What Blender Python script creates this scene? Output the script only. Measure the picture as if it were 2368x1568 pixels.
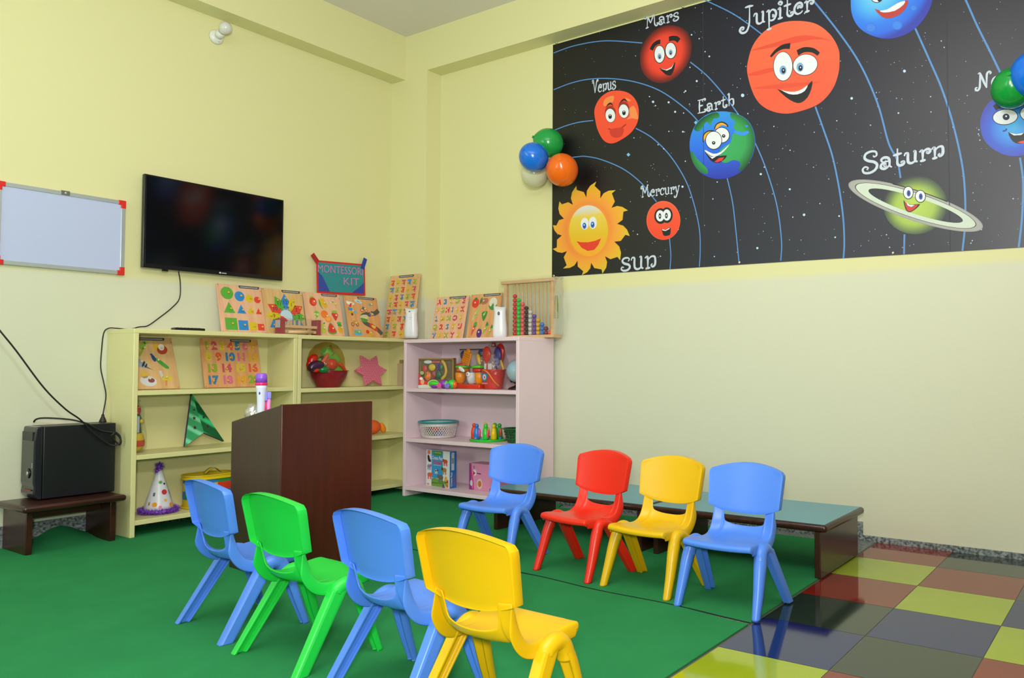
import bpy, bmesh, math, random
from mathutils import Vector, Matrix
PI = math.pi
for o in list(bpy.data.objects): bpy.data.objects.remove(o)
SC = bpy.context.scene; COL = SC.collection
random.seed(7)

# ---------------------------------------------------------------- camera
CAM = Vector((-4.2891, -4.8821, 0.93)); FPX = 1839.64; PX, PY = 1184 + 246.83, 784 - 6.4
YAW, PITCH, ROLL = -0.9847, 0.0376, -0.0003
Fw = Vector((-math.sin(YAW)*math.cos(PITCH), math.cos(YAW)*math.cos(PITCH), math.sin(PITCH)))
Rt = Vector((math.cos(YAW), math.sin(YAW), 0)); Up = Rt.cross(Fw)
R2 = Rt*math.cos(ROLL) + Up*math.sin(ROLL); U2 = -Rt*math.sin(ROLL) + Up*math.cos(ROLL)
cd = bpy.data.cameras.new('camera'); cam = bpy.data.objects.new('camera', cd); COL.objects.link(cam)
M = Matrix((R2, U2, -Fw)).transposed().to_4x4(); M.translation = CAM; cam.matrix_world = M
cd.sensor_width = 36; cd.lens = 36*FPX/2368; cd.clip_start = .02
cd.shift_x = -246.83/2368; cd.shift_y = -6.4/2368
SC.camera = cam

# ---------------------------------------------------------------- world, lights, exposure
SC.view_settings.view_transform = 'Standard'; SC.view_settings.look = 'None'
SC.view_settings.gamma = 1; SC.view_settings.use_curve_mapping = False
SC.view_settings.exposure = 0.0
w = bpy.data.worlds.new('world'); SC.world = w; w.use_nodes = True
w.node_tree.nodes['Background'].inputs[0].default_value = (.8, .88, 1, 1)
w.node_tree.nodes['Background'].inputs[1].default_value = 0.35
def light(name, kind, loc, target, energy, color=(1,1,1), size=1, size_y=None):
    l = bpy.data.lights.new(name, kind); o = bpy.data.objects.new(name, l); COL.objects.link(o)
    l.energy = energy; l.color = color; o.location = loc
    o.rotation_euler = (Vector(target)-Vector(loc)).to_track_quat('-Z', 'Y').to_euler()
    if kind == 'AREA':
        l.size = size
        if size_y: l.shape = 'RECTANGLE'; l.size_y = size_y
    else: l.shadow_soft_size = size
    return o
light('added_ceiling_fill', 'AREA', (-3.6, -3.4, 3.42), (-3.3, -3.0, 0), 86, (1, 1, .97), 2.6, 2.6)  # unseen area light added for soft light coming off the ceiling
light('bounced_flash', 'AREA', (-3.9, -4.4, 1.95), (-3.2, -3.6, 3.48), 132, (.98, 1, .99), .5)
light('window_daylight', 'AREA', (-6.6, -1.2, 1.9), (-1.5, -1.2, 1.0), 48, (.82, .93, 1), 1.6, 1.8)
light('camera_flash', 'AREA', (-4.45, -4.95, 1.12), (-1.2, -1.2, 1.15), 60, (1, 1, .98), .16)

# ---------------------------------------------------------------- materials
def lin(h):
    if isinstance(h, str): h = [int(h[i:i+2], 16)/255 for i in (0, 2, 4)]
    return tuple(c/12.92 if c <= .04045 else ((c+.055)/1.055)**2.4 for c in h) + (1,)
MATS = {}
def mat(name, col, rough=.5, metal=0, spec=.5, noise=0, nscale=20, col2=None, bump=0, bscale=200, coat=0, alpha=1, trans=0, stretch=None, sss=0):
    if name in MATS: return MATS[name]
    m = bpy.data.materials.new(name); m.use_nodes = True; nt = m.node_tree; b = nt.nodes['Principled BSDF']
    b.inputs['Base Color'].default_value = lin(col); b.inputs['Roughness'].default_value = rough
    b.inputs['Metallic'].default_value = metal; b.inputs['Specular IOR Level'].default_value = spec
    b.inputs['Coat Weight'].default_value = coat; b.inputs['Alpha'].default_value = alpha
    b.inputs['Transmission Weight'].default_value = trans
    m.diffuse_color = lin(col)
    tc = nt.nodes.new('ShaderNodeTexCoord'); mp = nt.nodes.new('ShaderNodeMapping'); nt.links.new(tc.outputs['Object'], mp.inputs[0])
    if stretch: mp.inputs['Scale'].default_value = stretch
    n = nt.nodes.new('ShaderNodeTexNoise'); n.inputs['Scale'].default_value = nscale; n.inputs['Detail'].default_value = 4
    nt.links.new(mp.outputs[0], n.inputs[0])
    mx = nt.nodes.new('ShaderNodeMix'); mx.data_type = 'RGBA'
    c1 = lin(col); c2 = lin(col2) if col2 else tuple(c*(1-noise) for c in c1[:3]) + (1,)
    mx.inputs[6].default_value = c1; mx.inputs[7].default_value = c2
    rp = nt.nodes.new('ShaderNodeMapRange'); rp.inputs[1].default_value = .35; rp.inputs[2].default_value = .65
    nt.links.new(n.outputs[0], rp.inputs[0]); 
    if noise or col2:
        nt.links.new(rp.outputs[0], mx.inputs[0]); nt.links.new(mx.outputs[2], b.inputs['Base Color'])
    if bump:
        n2 = nt.nodes.new('ShaderNodeTexNoise'); n2.inputs['Scale'].default_value = bscale; nt.links.new(mp.outputs[0], n2.inputs[0])
        bp = nt.nodes.new('ShaderNodeBump'); bp.inputs['Strength'].default_value = bump; bp.inputs['Distance'].default_value = .003
        nt.links.new(n2.outputs[0], bp.inputs['Height']); nt.links.new(bp.outputs[0], b.inputs['Normal'])
    MATS[name] = m; return m
def pm(h, rough=.45): return mat('print_'+h, h, rough, noise=.04, nscale=60)
def pl(h, rough=.3): return mat('plastic_'+h, h, rough, noise=.03, nscale=8)
def wood(name, a, b2, rough=.45, st=(30, 2, 30)): return mat(name, a, rough, col2=b2, nscale=1.6, stretch=st)
def clear(name='clear_plastic', tint='f4f4f0', dens=.10, gloss=1.0):
    if name in MATS: return MATS[name]
    m = bpy.data.materials.new(name); m.use_nodes = True; nt = m.node_tree; nt.nodes.remove(nt.nodes['Principled BSDF'])
    out = nt.nodes['Material Output']; tr = nt.nodes.new('ShaderNodeBsdfTransparent'); tr.inputs[0].default_value = lin(tint)
    gl = nt.nodes.new('ShaderNodeBsdfGlossy'); gl.inputs['Roughness'].default_value = .12
    df = nt.nodes.new('ShaderNodeBsdfDiffuse'); df.inputs[0].default_value = lin(tint)
    n = nt.nodes.new('ShaderNodeTexNoise'); n.inputs['Scale'].default_value = 22; tc = nt.nodes.new('ShaderNodeTexCoord'); nt.links.new(tc.outputs['Object'], n.inputs[0])
    bp = nt.nodes.new('ShaderNodeBump'); bp.inputs['Strength'].default_value = .8; bp.inputs['Distance'].default_value = .02; nt.links.new(n.outputs[0], bp.inputs['Height']); nt.links.new(bp.outputs[0], gl.inputs['Normal'])
    a = nt.nodes.new('ShaderNodeMixShader'); a.inputs[0].default_value = dens*gloss; nt.links.new(tr.outputs[0], a.inputs[1]); nt.links.new(gl.outputs[0], a.inputs[2])
    b = nt.nodes.new('ShaderNodeMixShader'); b.inputs[0].default_value = dens*.6; nt.links.new(a.outputs[0], b.inputs[1]); nt.links.new(df.outputs[0], b.inputs[2])
    nt.links.new(b.outputs[0], out.inputs[0]); MATS[name] = m; return m
def bandmat(name, c1, c2, scale, rot, rough=.2, metal=.4):
    m = bpy.data.materials.new(name); m.use_nodes = True; nt = m.node_tree; b = nt.nodes['Principled BSDF']; b.inputs['Roughness'].default_value = rough; b.inputs['Metallic'].default_value = metal
    tc = nt.nodes.new('ShaderNodeTexCoord'); mp = nt.nodes.new('ShaderNodeMapping'); mp.inputs['Rotation'].default_value = (0, 0, rot); nt.links.new(tc.outputs['Object'], mp.inputs[0])
    wv = nt.nodes.new('ShaderNodeTexWave'); wv.inputs['Scale'].default_value = scale; wv.inputs['Distortion'].default_value = 1.5; wv.inputs['Detail'].default_value = 1; nt.links.new(mp.outputs[0], wv.inputs[0])
    cr = nt.nodes.new('ShaderNodeValToRGB'); cr.color_ramp.elements[0].position = .55; cr.color_ramp.elements[0].color = lin(c1); cr.color_ramp.elements[1].position = .98; cr.color_ramp.elements[1].color = lin(c2)
    nt.links.new(wv.outputs[0], cr.inputs[0]); nt.links.new(cr.outputs[0], b.inputs['Base Color']); return m
def gradmat(name, ctr, rad, stops, rough=.5, kind='radial', lo=0, hi=1, noise=0, nsc=(3, 3, 3)):
    """print colour that varies over the sheet: radial about ctr (y,z) in rad (ry,rz), or linear in axis kind between lo and hi"""
    m = bpy.data.materials.new(name); m.use_nodes = True; nt = m.node_tree; b = nt.nodes['Principled BSDF']; b.inputs['Roughness'].default_value = rough
    tc = nt.nodes.new('ShaderNodeTexCoord'); mp = nt.nodes.new('ShaderNodeMapping'); nt.links.new(tc.outputs['Object'], mp.inputs[0])
    cr = nt.nodes.new('ShaderNodeValToRGB'); el = cr.color_ramp.elements
    while len(el) > 1: el.remove(el[0])
    el[0].position = stops[0][0]; el[0].color = lin(stops[0][1])
    for p, c in stops[1:]: e = el.new(p); e.color = lin(c)
    if kind == 'radial':
        mp.vector_type = 'POINT'; mp.inputs['Scale'].default_value = (0, 1/rad[0], 1/rad[1]); mp.inputs['Location'].default_value = (0, -ctr[0]/rad[0], -ctr[1]/rad[1])
        v = nt.nodes.new('ShaderNodeVectorMath'); v.operation = 'LENGTH'; nt.links.new(mp.outputs[0], v.inputs[0]); src = v.outputs['Value']
    else:
        sx = nt.nodes.new('ShaderNodeSeparateXYZ'); nt.links.new(tc.outputs['Object'], sx.inputs[0])
        mr = nt.nodes.new('ShaderNodeMapRange'); mr.inputs[1].default_value = lo; mr.inputs[2].default_value = hi
        nt.links.new(sx.outputs['XYZ'.index(kind)], mr.inputs[0]); src = mr.outputs[0]
    if noise:
        n = nt.nodes.new('ShaderNodeTexNoise'); n.inputs['Scale'].default_value = 1; n.inputs['Detail'].default_value = 4
        m2 = nt.nodes.new('ShaderNodeMapping'); m2.inputs['Scale'].default_value = nsc; nt.links.new(tc.outputs['Object'], m2.inputs[0]); nt.links.new(m2.outputs[0], n.inputs[0])
        ma = nt.nodes.new('ShaderNodeMath'); ma.operation = 'MULTIPLY_ADD'; ma.inputs[1].default_value = noise; nt.links.new(n.outputs[0], ma.inputs[0]); nt.links.new(src, ma.inputs[2])
        ms = nt.nodes.new('ShaderNodeMath'); ms.operation = 'SUBTRACT'; ms.inputs[1].default_value = noise/2; nt.links.new(ma.outputs[0], ms.inputs[0]); src = ms.outputs[0]
    nt.links.new(src, cr.inputs[0]); nt.links.new(cr.outputs[0], b.inputs['Base Color']); return m

# ---------------------------------------------------------------- mesh builder
def catmull(P, n=8, closed=False):
    P = [Vector(p) for p in P]; N = len(P); out = []
    rng = N if closed else N-1
    for i in range(rng):
        if closed: a, b, c, d = P[(i-1) % N], P[i], P[(i+1) % N], P[(i+2) % N]
        else: a, b, c, d = P[max(i-1, 0)], P[i], P[i+1], P[min(i+2, N-1)]
        for k in range(n):
            t = k/n
            out.append(.5*((2*b)+(c-a)*t+(2*a-5*b+4*c-d)*t*t+(3*b-a-3*c+d)*t**3))
    if not closed: out.append(P[-1])
    return out
class MB:
    def __init__(s): s.bm = bmesh.new(); s.mats = []; s.T = Matrix()
    def mi(s, m):
        if m not in s.mats: s.mats.append(m)
        return s.mats.index(m)
    def verts(s, pts): return [s.bm.verts.new(s.T @ Vector((p[0], p[1], p[2] if len(p) > 2 else 0))) for p in pts]
    def face(s, vs, i, smooth=False):
        try: f = s.bm.faces.new(vs)
        except ValueError: return
        f.material_index = i; f.smooth = smooth
    def poly(s, pts, m):
        i = s.mi(m); vs = s.verts(pts)
        if len(vs) > 4:
            f = s.bm.faces.new(vs); f.material_index = i; f.normal_update()
            bmesh.ops.triangulate(s.bm, faces=[f], ngon_method='EAR_CLIP')
        else: s.face(vs, i)
    def box(s, x0, y0, z0, x1, y1, z1, m, bev=0):
        i = s.mi(m); X = sorted((x0, x1)); Y = sorted((y0, y1)); Z = sorted((z0, z1))
        v = s.verts([(x, y, z) for z in Z for y in Y for x in X]); fs = []
        for q in ((0,2,3,1),(4,5,7,6),(0,1,5,4),(1,3,7,5),(3,2,6,7),(2,0,4,6)):
            f = s.bm.faces.new([v[k] for k in q]); f.material_index = i; fs.append(f)
        if bev:
            es = {e for f in fs for e in f.edges}
            r = bmesh.ops.bevel(s.bm, geom=list(es), offset=bev, segments=3, affect='EDGES', profile=.5, material=i)
            for f in r['faces']: f.smooth = True
    def grid(s, rows, m, closed=False, smooth=True, capa=False, capb=False, skip=None):
        i = s.mi(m); V = [s.verts(r) for r in rows]; n = len(rows[0])
        for a in range(len(V)-1):
            for b in range(n if closed else n-1):
                if skip and skip(a, b): continue
                s.face([V[a][b], V[a][(b+1) % n], V[a+1][(b+1) % n], V[a+1][b]], i, smooth)
        if capa: s.face(V[0][::-1], i)
        if capb: s.face(V[-1], i)
        return V
    def lathe(s, prof, c, m, n=24, axis='Z', capa=True, capb=True, sx=1, sy=1):
        rows = []
        for r, z in prof:
            row = []
            for k in range(n):
                a = 2*PI*k/n; p = (r*math.cos(a)*sx, r*math.sin(a)*sy, z)
                if axis == 'X': p = (p[2], p[0], p[1])
                if axis == 'Y': p = (p[1], p[2], p[0])
                row.append((c[0]+p[0], c[1]+p[1], c[2]+p[2]))
            rows.append(row)
        s.grid(rows, m, closed=True, capa=capa, capb=capb)
    def ball(s, c, r, m, n=20, rx=1, ry=1, rz=1, rot=None):
        old = s.T
        s.T = old @ Matrix.Translation(c) @ (rot or Matrix())
        rows = [[(r*rx*math.sin(PI*a/(n//2))*math.cos(2*PI*b/n), r*ry*math.sin(PI*a/(n//2))*math.sin(2*PI*b/n), r*rz*math.cos(PI*a/(n//2))) for b in range(n)] for a in range(1, n//2)]
        i = s.mi(m); V = s.grid([q[::-1] for q in rows], m, closed=True)
        t, bt = s.verts([(0, 0, r*rz), (0, 0, -r*rz)])
        for b in range(n):
            s.face([V[0][b], t, V[0][(b+1) % n]][::-1], i, True); s.face([V[-1][b], V[-1][(b+1) % n], bt][::-1], i, True)
        s.T = old
    def tube(s, path, r, m, n=10, caps=True, flat=1):
        P = [Vector(p) for p in path]; rows = []; up = Vector((0, 0, 1))
        prev = None
        for k, p in enumerate(P):
            t = (P[min(k+1, len(P)-1)]-P[max(k-1, 0)]).normalized()
            if prev is None:
                a = t.cross(up) if abs(t.dot(up)) < .95 else t.cross(Vector((1, 0, 0)))
            else: a = prev - t*prev.dot(t)
            a.normalize(); prev = a; b = t.cross(a); rr = r[k] if isinstance(r, (list, tuple)) else r
            rows.append([p+a*rr*math.cos(2*PI*q/n)+b*rr*flat*math.sin(2*PI*q/n) for q in range(n)])
        s.grid(rows, m, closed=True, capa=caps, capb=caps)
    def prism(s, pts, h, m, m2=None, z0=0):
        """polygon in local XY, extruded from z0 to z0+h"""
        s.poly([(p[0], p[1], z0+h) for p in pts], m); s.poly([(p[0], p[1], z0) for p in pts[::-1]], m2 or m)
        i = s.mi(m2 or m); n = len(pts); a = s.verts([(p[0], p[1], z0) for p in pts]); b = s.verts([(p[0], p[1], z0+h) for p in pts])
        for k in range(n): s.face([a[k], a[(k+1) % n], b[(k+1) % n], b[k]], i)
    def ribbon(s, P, wd, m, z=0):
        P = [Vector((p[0], p[1], 0)) for p in P]; i = s.mi(m); L = []
        for k, p in enumerate(P):
            t = P[min(k+1, len(P)-1)]-P[max(k-1, 0)]
            if t.length < 1e-9: t = Vector((1, 0, 0))
            t.normalize(); nn = Vector((-t.y, t.x, 0)); ww = (wd(k/(len(P)-1)) if callable(wd) else wd)/2
            L.append((p+nn*ww, p-nn*ww))
        a = s.verts([(q[0].x, q[0].y, z) for q in L]); b = s.verts([(q[1].x, q[1].y, z) for q in L])
        for k in range(len(L)-1): s.face([a[k], b[k], b[k+1], a[k+1]], i)
    def text(s, txt, size, x, y, z, m, depth=0, bold=0, wide=None, rot=0):
        c = bpy.data.curves.new('t', 'FONT'); c.body = txt; c.size = size; c.offset = bold; c.extrude = depth/2; c.resolution_u = 3
        c.align_x = 'CENTER'; c.align_y = 'CENTER'
        o = bpy.data.objects.new('t', c); COL.objects.link(o); dg = bpy.context.evaluated_depsgraph_get()
        me = bpy.data.meshes.new_from_object(o.evaluated_get(dg))
        sc = 1
        if len(me.vertices):
            xs = [v.co.x for v in me.vertices]; wd = max(xs)-min(xs)
            if wide: sc = wide/max(wd, 1e-6)
            Tm = s.T @ Matrix.Translation((x, y, z+depth/2)) @ Matrix.Rotation(rot, 4, 'Z') @ Matrix.Diagonal((sc, 1, 1, 1))
            i = s.mi(m); vv = [s.bm.verts.new(Tm @ v.co) for v in me.vertices]
            for p in me.polygons: s.face([vv[k] for k in p.vertices], i)
        bpy.data.objects.remove(o); bpy.data.meshes.remove(me); bpy.data.curves.remove(c)
    def build(s, name, parent=None, recalc=True):
        if recalc: bmesh.ops.recalc_face_normals(s.bm, faces=s.bm.faces)
        me = bpy.data.meshes.new(name); s.bm.to_mesh(me); s.bm.free()
        for m in s.mats: me.materials.append(m)
        o = bpy.data.objects.new(name, me); COL.objects.link(o)
        if parent: o.parent = parent
        return o
def tag(o, label=None, cat=None, group=None, kind=None):
    for k, v in (('label', label), ('category', cat), ('group', group), ('kind', kind)):
        if v: o[k] = v
    return o
def thing(name, label, cat, loc=(0, 0, 0), rz=0, group=None):
    o = bpy.data.objects.new(name, None); COL.objects.link(o); o.location = loc; o.rotation_euler = (0, 0, rz); o.empty_display_size = .05
    return tag(o, label, cat, group)
def struct(mb, name):
    return tag(mb.build(name), kind='structure')
def frame(o, origin, X, Y):
    X = Vector(X).normalized(); Y = Vector(Y).normalized(); Z = X.cross(Y).normalized(); Y = Z.cross(X)
    m = Matrix((X, Y, Z)).transposed().to_4x4(); m.translation = Vector(origin); o.matrix_world = m; return o
def on(p, axis, c):
    """point where the photograph's pixel p meets the world plane axis = c"""
    d = Fw + R2*(p[0]-PX)/FPX - U2*(p[1]-PY)/FPX; i = 'xyz'.index(axis); return CAM + d*((c-CAM[i])/d[i])
def copy_tree(o, parent=None):
    c = o.copy(); COL.objects.link(c)
    if parent is not None: c.parent = parent
    for ch in o.children: copy_tree(ch, c)
    return c
def bev(o, w, seg=2, ang=35):
    b = o.modifiers.new('bevel', 'BEVEL'); b.width = w; b.segments = seg; b.limit_method = 'ANGLE'; b.angle_limit = math.radians(ang); return o
# ================================================================ room
UP_Y, LO_Y = 'dad6a0', 'd1d2b8'
def wallmat():
    m = bpy.data.materials.new('two_tone_wall_paint'); m.use_nodes = True; nt = m.node_tree; b = nt.nodes['Principled BSDF']; b.inputs['Roughness'].default_value = .62
    g = nt.nodes.new('ShaderNodeNewGeometry'); sx = nt.nodes.new('ShaderNodeSeparateXYZ'); nt.links.new(g.outputs['Position'], sx.inputs[0])
    n = nt.nodes.new('ShaderNodeTexNoise'); n.inputs['Scale'].default_value = 2.5; nt.links.new(g.outputs['Position'], n.inputs[0])
    a = nt.nodes.new('ShaderNodeMath'); a.operation = 'MULTIPLY_ADD'; a.inputs[1].default_value = .03; nt.links.new(n.outputs[0], a.inputs[0]); nt.links.new(sx.outputs[2], a.inputs[2])
    mr = nt.nodes.new('ShaderNodeMapRange'); mr.inputs[1].default_value = 1.435; mr.inputs[2].default_value = 1.475; nt.links.new(a.outputs[0], mr.inputs[0])
    mx = nt.nodes.new('ShaderNodeMix'); mx.data_type = 'RGBA'; mx.inputs[6].default_value = lin(LO_Y); mx.inputs[7].default_value = lin(UP_Y)
    nt.links.new(mr.outputs[0], mx.inputs[0]); nt.links.new(mx.outputs[2], b.inputs['Base Color'])
    n2 = nt.nodes.new('ShaderNodeTexNoise'); n2.inputs['Scale'].default_value = 60; nt.links.new(g.outputs['Position'], n2.inputs[0])
    bp = nt.nodes.new('ShaderNodeBump'); bp.inputs['Strength'].default_value = .12; bp.inputs['Distance'].default_value = .004; nt.links.new(n2.outputs[0], bp.inputs['Height']); nt.links.new(bp.outputs[0], b.inputs['Normal'])
    return m
WALL = wallmat(); CEIL = mat('ceiling_paint', 'dbd6d0', .8, noise=.03, nscale=2)
GRAN = mat('granite', '9aa0a0', .35, col2='3c4448', nscale=75)
XL, YB, ZC = -7.2, -7.2, 3.478
P1, P2, BB, ZB = .1427, .3905, .1515, 3.14
b = MB(); b.box(XL, 0, 0, .12, .12, ZC, WALL); struct(b, 'wall_back')
b = MB(); b.box(0, YB, 0, .12, 0, ZC, WALL); struct(b, 'wall_right')
b = MB(); b.box(XL-.12, YB, 0, XL, .12, ZC, WALL); struct(b, 'wall_left')
b = MB(); b.box(XL, YB-.12, 0, .12, YB, ZC, WALL); struct(b, 'wall_front')
b = MB(); b.box(XL-.12, YB-.12, ZC, .12, .12, ZC+.1, CEIL); struct(b, 'ceiling')
b = MB(); b.box(-P1, -P2, 0, 0, 0, ZC, WALL); struct(b, 'wall_pillar')
b = MB(); b.box(XL, -BB, ZB, -P1, 0, ZC, WALL); struct(b, 'trim_1')
b = MB(); b.box(-P1, YB, 3.17, 0, -P2, ZC, WALL); struct(b, 'trim_2')
# glossy chequered floor: one mesh, a face per tile
TX, TY, TS = -.3761, -4.0515, .3751
TC = {'y': '9cad12', 'r': '7c2119', 'g': '26322c', 'b': '151e5a', 'k': '34383e'}
TM = {k: mat('floor_tile_'+k, v, .075, noise=.06, nscale=5, spec=.6, bump=.02, bscale=9) for k, v in TC.items()}
known = {(-1,-1):'r',(-1,0):'y',(-1,1):'r',(-1,2):'g',(-1,3):'b',(-1,4):'y',(-1,5):'r',(0,-1):'g',(0,0):'r',(0,1):'y',(0,2):'b',(0,3):'g',(0,4):'r',(0,5):'b',
         (1,-1):'r',(1,0):'k',(1,1):'b',(1,2):'y',(1,3):'r',(1,4):'g',(2,0):'y',(2,1):'r',(2,2):'g',(2,3):'b'}
b = MB(); i0 = b.mi(mat('floor_grout', '5a5a50', .6)); b.box(XL, YB, -.05, 0, 0, -.0015, mat('floor_grout', '5a5a50', .6))
rg = random.Random(4)
for i in range(-1, 9):
    for j in range(-1, 19):
        x1 = min(TX-j*TS-.0012, 0); x0 = TX-(j+1)*TS+.0012; y1 = TY-i*TS-.0012; y0 = TY-(i+1)*TS+.0012
        if i == -1: y1 = min(y1, -3.665)
        if x0 < XL or y0 < YB: x0 = max(x0, XL); y0 = max(y0, YB)
        b.poly([(x0, y0, 0), (x1, y0, 0), (x1, y1, 0), (x0, y1, 0)], TM[known.get((i, j), rg.choice('yrgb'))])
b.poly([(XL, -3.665, -.0005), (0, -3.665, -.0005), (0, 0, -.0005), (XL, 0, -.0005)], GRAN)
struct(b, 'floor')
b = MB(); b.box(XL, -.012, 0, -P1, 0, .115, GRAN); struct(b, 'baseboard_back')
b = MB(); b.box(-.010, YB, 0, 0, -P2, .03, GRAN); b.box(-.011, -3.60, 0, 0, -P2, .10, GRAN); struct(b, 'baseboard_right')

# carpets
CG = mat('green_felt_carpet', '2c8a50', .95, col2='29844c', nscale=5, bump=.6, bscale=700, spec=.15)
def hump(x, y):
    h = .075*math.exp(-((x+2.37)/.11)**2-((y+.02)/.11)**2)
    return h
def seam(y): return -1.485 + (y+1.77)*.0583 + .008*math.sin(y*9)
def carpet(xf0, xf1, nx, label):
    b = MB(); ys = [-3.668+k*(3.654/90) for k in range(91)]; top = []; bot = []
    for y in ys:
        a, c = xf0(y), xf1(y); r = []; q = []
        for k in range(nx+1):
            x = a+(c-a)*k/nx; e = 0
            if k == nx and c < -1: e = .0
            r.append((x, y, .005+hump(x, y))); q.append((x, y, max(0, hump(x, y)-.003)))
        top.append(r); bot.append(q)
    b.grid(top, CG); b.grid([r[::-1] for r in bot], CG)
    for e in (0, -1): b.grid([[r[e] for r in top], [r[e] for r in bot]], mat('carpet_edge_shade', '0c2416', .9))  # side edges painted dark as the shadow line along the seam
    for e in (0, -1): b.grid([top[e], bot[e]], CG)
    o = b.build('carpet'); return tag(o, label, 'carpet')
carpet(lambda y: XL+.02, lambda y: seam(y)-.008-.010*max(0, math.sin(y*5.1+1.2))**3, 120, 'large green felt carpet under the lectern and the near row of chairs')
def redge(y): return (-.335 if y < -3.45 else -.12) if y < -1.6 else (-.02 if y < -P2-.01 else -P1-.02)
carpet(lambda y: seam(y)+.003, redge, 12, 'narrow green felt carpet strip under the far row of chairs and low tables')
# ================================================================ solar-system banner on the right wall
XM = -.004
bm_ = MB(); _lay = [0]
def W(p): return on(p, 'x', 0)
class Banner:
    z = 0
    fixed = None
    def lay(s):
        if s.fixed is not None: return XM - s.fixed
        s.z += s.inc; return XM - s.z
    inc = .00012
    def level(s, z, fixed=False): s.z = z; s.fixed = z if fixed else None
    def poly(s, pts, m, smooth=0, px=True):
        q = [W(p) for p in pts] if px else [Vector((0, p[0], p[1])) for p in pts]
        if smooth: q = catmull(q, smooth, True)
        x = s.lay(); bm_.poly([(x, v.y, v.z) for v in q], m)
    def ell(s, c, rx, ry, m, rot=0, a0=0, a1=360, n=40):
        """ellipse in photo pixels about c, laid on the wall"""
        cr, sr = math.cos(rot), math.sin(rot); P = []
        for k in range(n):
            t = math.radians(a0+(a1-a0)*k/n); u, v = rx*math.cos(t), ry*math.sin(t); P.append((c[0]+u*cr-v*sr, c[1]+u*sr+v*cr))
        s.poly(P, m)
    def line(s, pts, w, m, sm=8):
        q = [W(p) for p in pts]
        if sm: q = catmull(q, sm)
        x = s.lay(); i = bm_.mi(m); L = []
        for k, p in enumerate(q):
            t = q[min(k+1, len(q)-1)]-q[max(k-1, 0)]; t.x = 0
            if t.length < 1e-9: t = Vector((0, 1, 0))
            t.normalize(); n = Vector((0, -t.z, t.y)); ww = (w(k/(len(q)-1)) if callable(w) else w)/2; L.append((p+n*ww, p-n*ww))
        a = bm_.verts([(x, c.y, c.z) for c, _ in L]); d = bm_.verts([(x, c.y, c.z) for _, c in L])
        for k in range(len(L)-1): bm_.face([a[k], d[k], d[k+1], a[k+1]], i)
B = Banner()
SKY = gradmat('banner_night_print_sheen', None, None, [(0, '100f0f'), (.22, '131318'), (.45, '181828'), (.7, '201f2c'), (1, '2a2832')], .38, kind='Y', lo=-1.5, hi=-4.4, noise=.25, nsc=(1, 1.2, 1.2))  # night print with glossy sheen painted in, greyer towards the right
yb = lambda y: 1.541 - (y+1.486)*-.0124
TOPZ = 3.160
edge = [(-1.489, TOPZ), (-1.486, 1.542), (-2.4, 1.533), (-3.2, 1.524), (-4.3, 1.507), (-5.3, 1.495), (-5.3, TOPZ)]
i = bm_.mi(SKY)
bm_.poly([(XM, y, z) for y, z in edge], SKY); bm_.poly([(-.0005, y, z) for y, z in edge[::-1]], SKY)
for k in range(len(edge)):
    a, c = edge[k], edge[(k+1) % len(edge)]; bm_.poly([(XM, *a), (-.0005, *a), (-.0005, *c), (XM, *c)], SKY)
WHT, BLK = pm('e2e6ea'), pm('101014'); LINE = pm('5088c8'); LET = pm('c3cddb'); RED1 = pm('ee4a2e')
# orbits
B.level(.00015, True)
for o in ([(1312,366),(1335,363),(1355,362),(1390,369),(1440,390),(1480,420),(1505,450),(1519,467)], [(1549,552),(1552,590),(1550,623)],
          [(1284,301),(1310,291),(1340,283),(1373,279)], [(1471,297),(1510,320),(1550,360),(1585,415),(1605,470),(1618,530),(1620,580),(1618,617)],
          [(1281,208),(1320,193),(1360,184),(1410,182),(1470,190),(1530,212),(1590,255),(1620,287)], [(1682,411),(1695,470),(1703,540),(1710,610)],
          [(1281,123),(1330,106),(1400,95),(1488,100)], [(1597,144),(1640,180),(1690,240),(1730,300),(1760,360),(1785,430),(1800,490),(1808,560),(1806,603)],
          [(1600,-18),(1630,0),(1700,35),(1768,84)], [(1886,247),(1905,300),(1925,360),(1940,430),(1950,500),(1953,560),(1951,597)],
          [(1850,-35),(1880,0),(1940,75),(1990,150),(2030,240),(2055,330),(2075,370),(2083,412)], [(2092,542),(2091,588)],
          [(2115,62),(2150,140),(2180,210),(2205,290),(2225,380),(2232,450),(2232,520),(2226,580)],
          [(2210,-40),(2233,0),(2260,60),(2290,120),(2314,170)], [(2359,365),(2366,420),(2364,500),(2356,572)]):
    B.line(o, .0068 if o[0][0] < 1700 else .0092, LINE)
# stars
B.level(.0003, True)
rs = random.Random(11)
for k in range(440):
    x = rs.uniform(1290, 2366); y = rs.uniform(5, 640-(x-1277)*.062-12)
    if y < 95-(x-1280)*.3+8: continue
    r = rs.choice((.6, .7, .8, 1.0, 1.5)) if x > 1450 else rs.choice((.5, .6))
    B.ell((x, y), r, r*1.05, pm(rs.choice(('b8d4ee', '8fb0d6', 'cfd4e6'))), n=6)
for x, y, r in ((1500,207,0),(1641,131,2),(1612,188,2.4),(1600,81,1.8),(1586,211,2),(1547,237,2.4),(1511,236,2.8),(1562,259,2.4),(1718,221,4),(1580,305,2),(1970,228,3),(2092,165,3.4),(1752,574,2.6),(1860,497,3),(1827,438,2.4),(1760,403,2.6),(1579,432,2.5),(2078,262,2),(1932,549,2),(1941,500,2)):
    if r: B.ell((x, y), r, r, pm('bcd8f2'), n=10)
for x, y, r in ((1454,358,4.5),(1610,284,4.5)): B.poly([(x-r, y), (x, y-r), (x+r, y), (x, y+r)], pm('6fb8e0'))
B.level(.00045)
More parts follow.
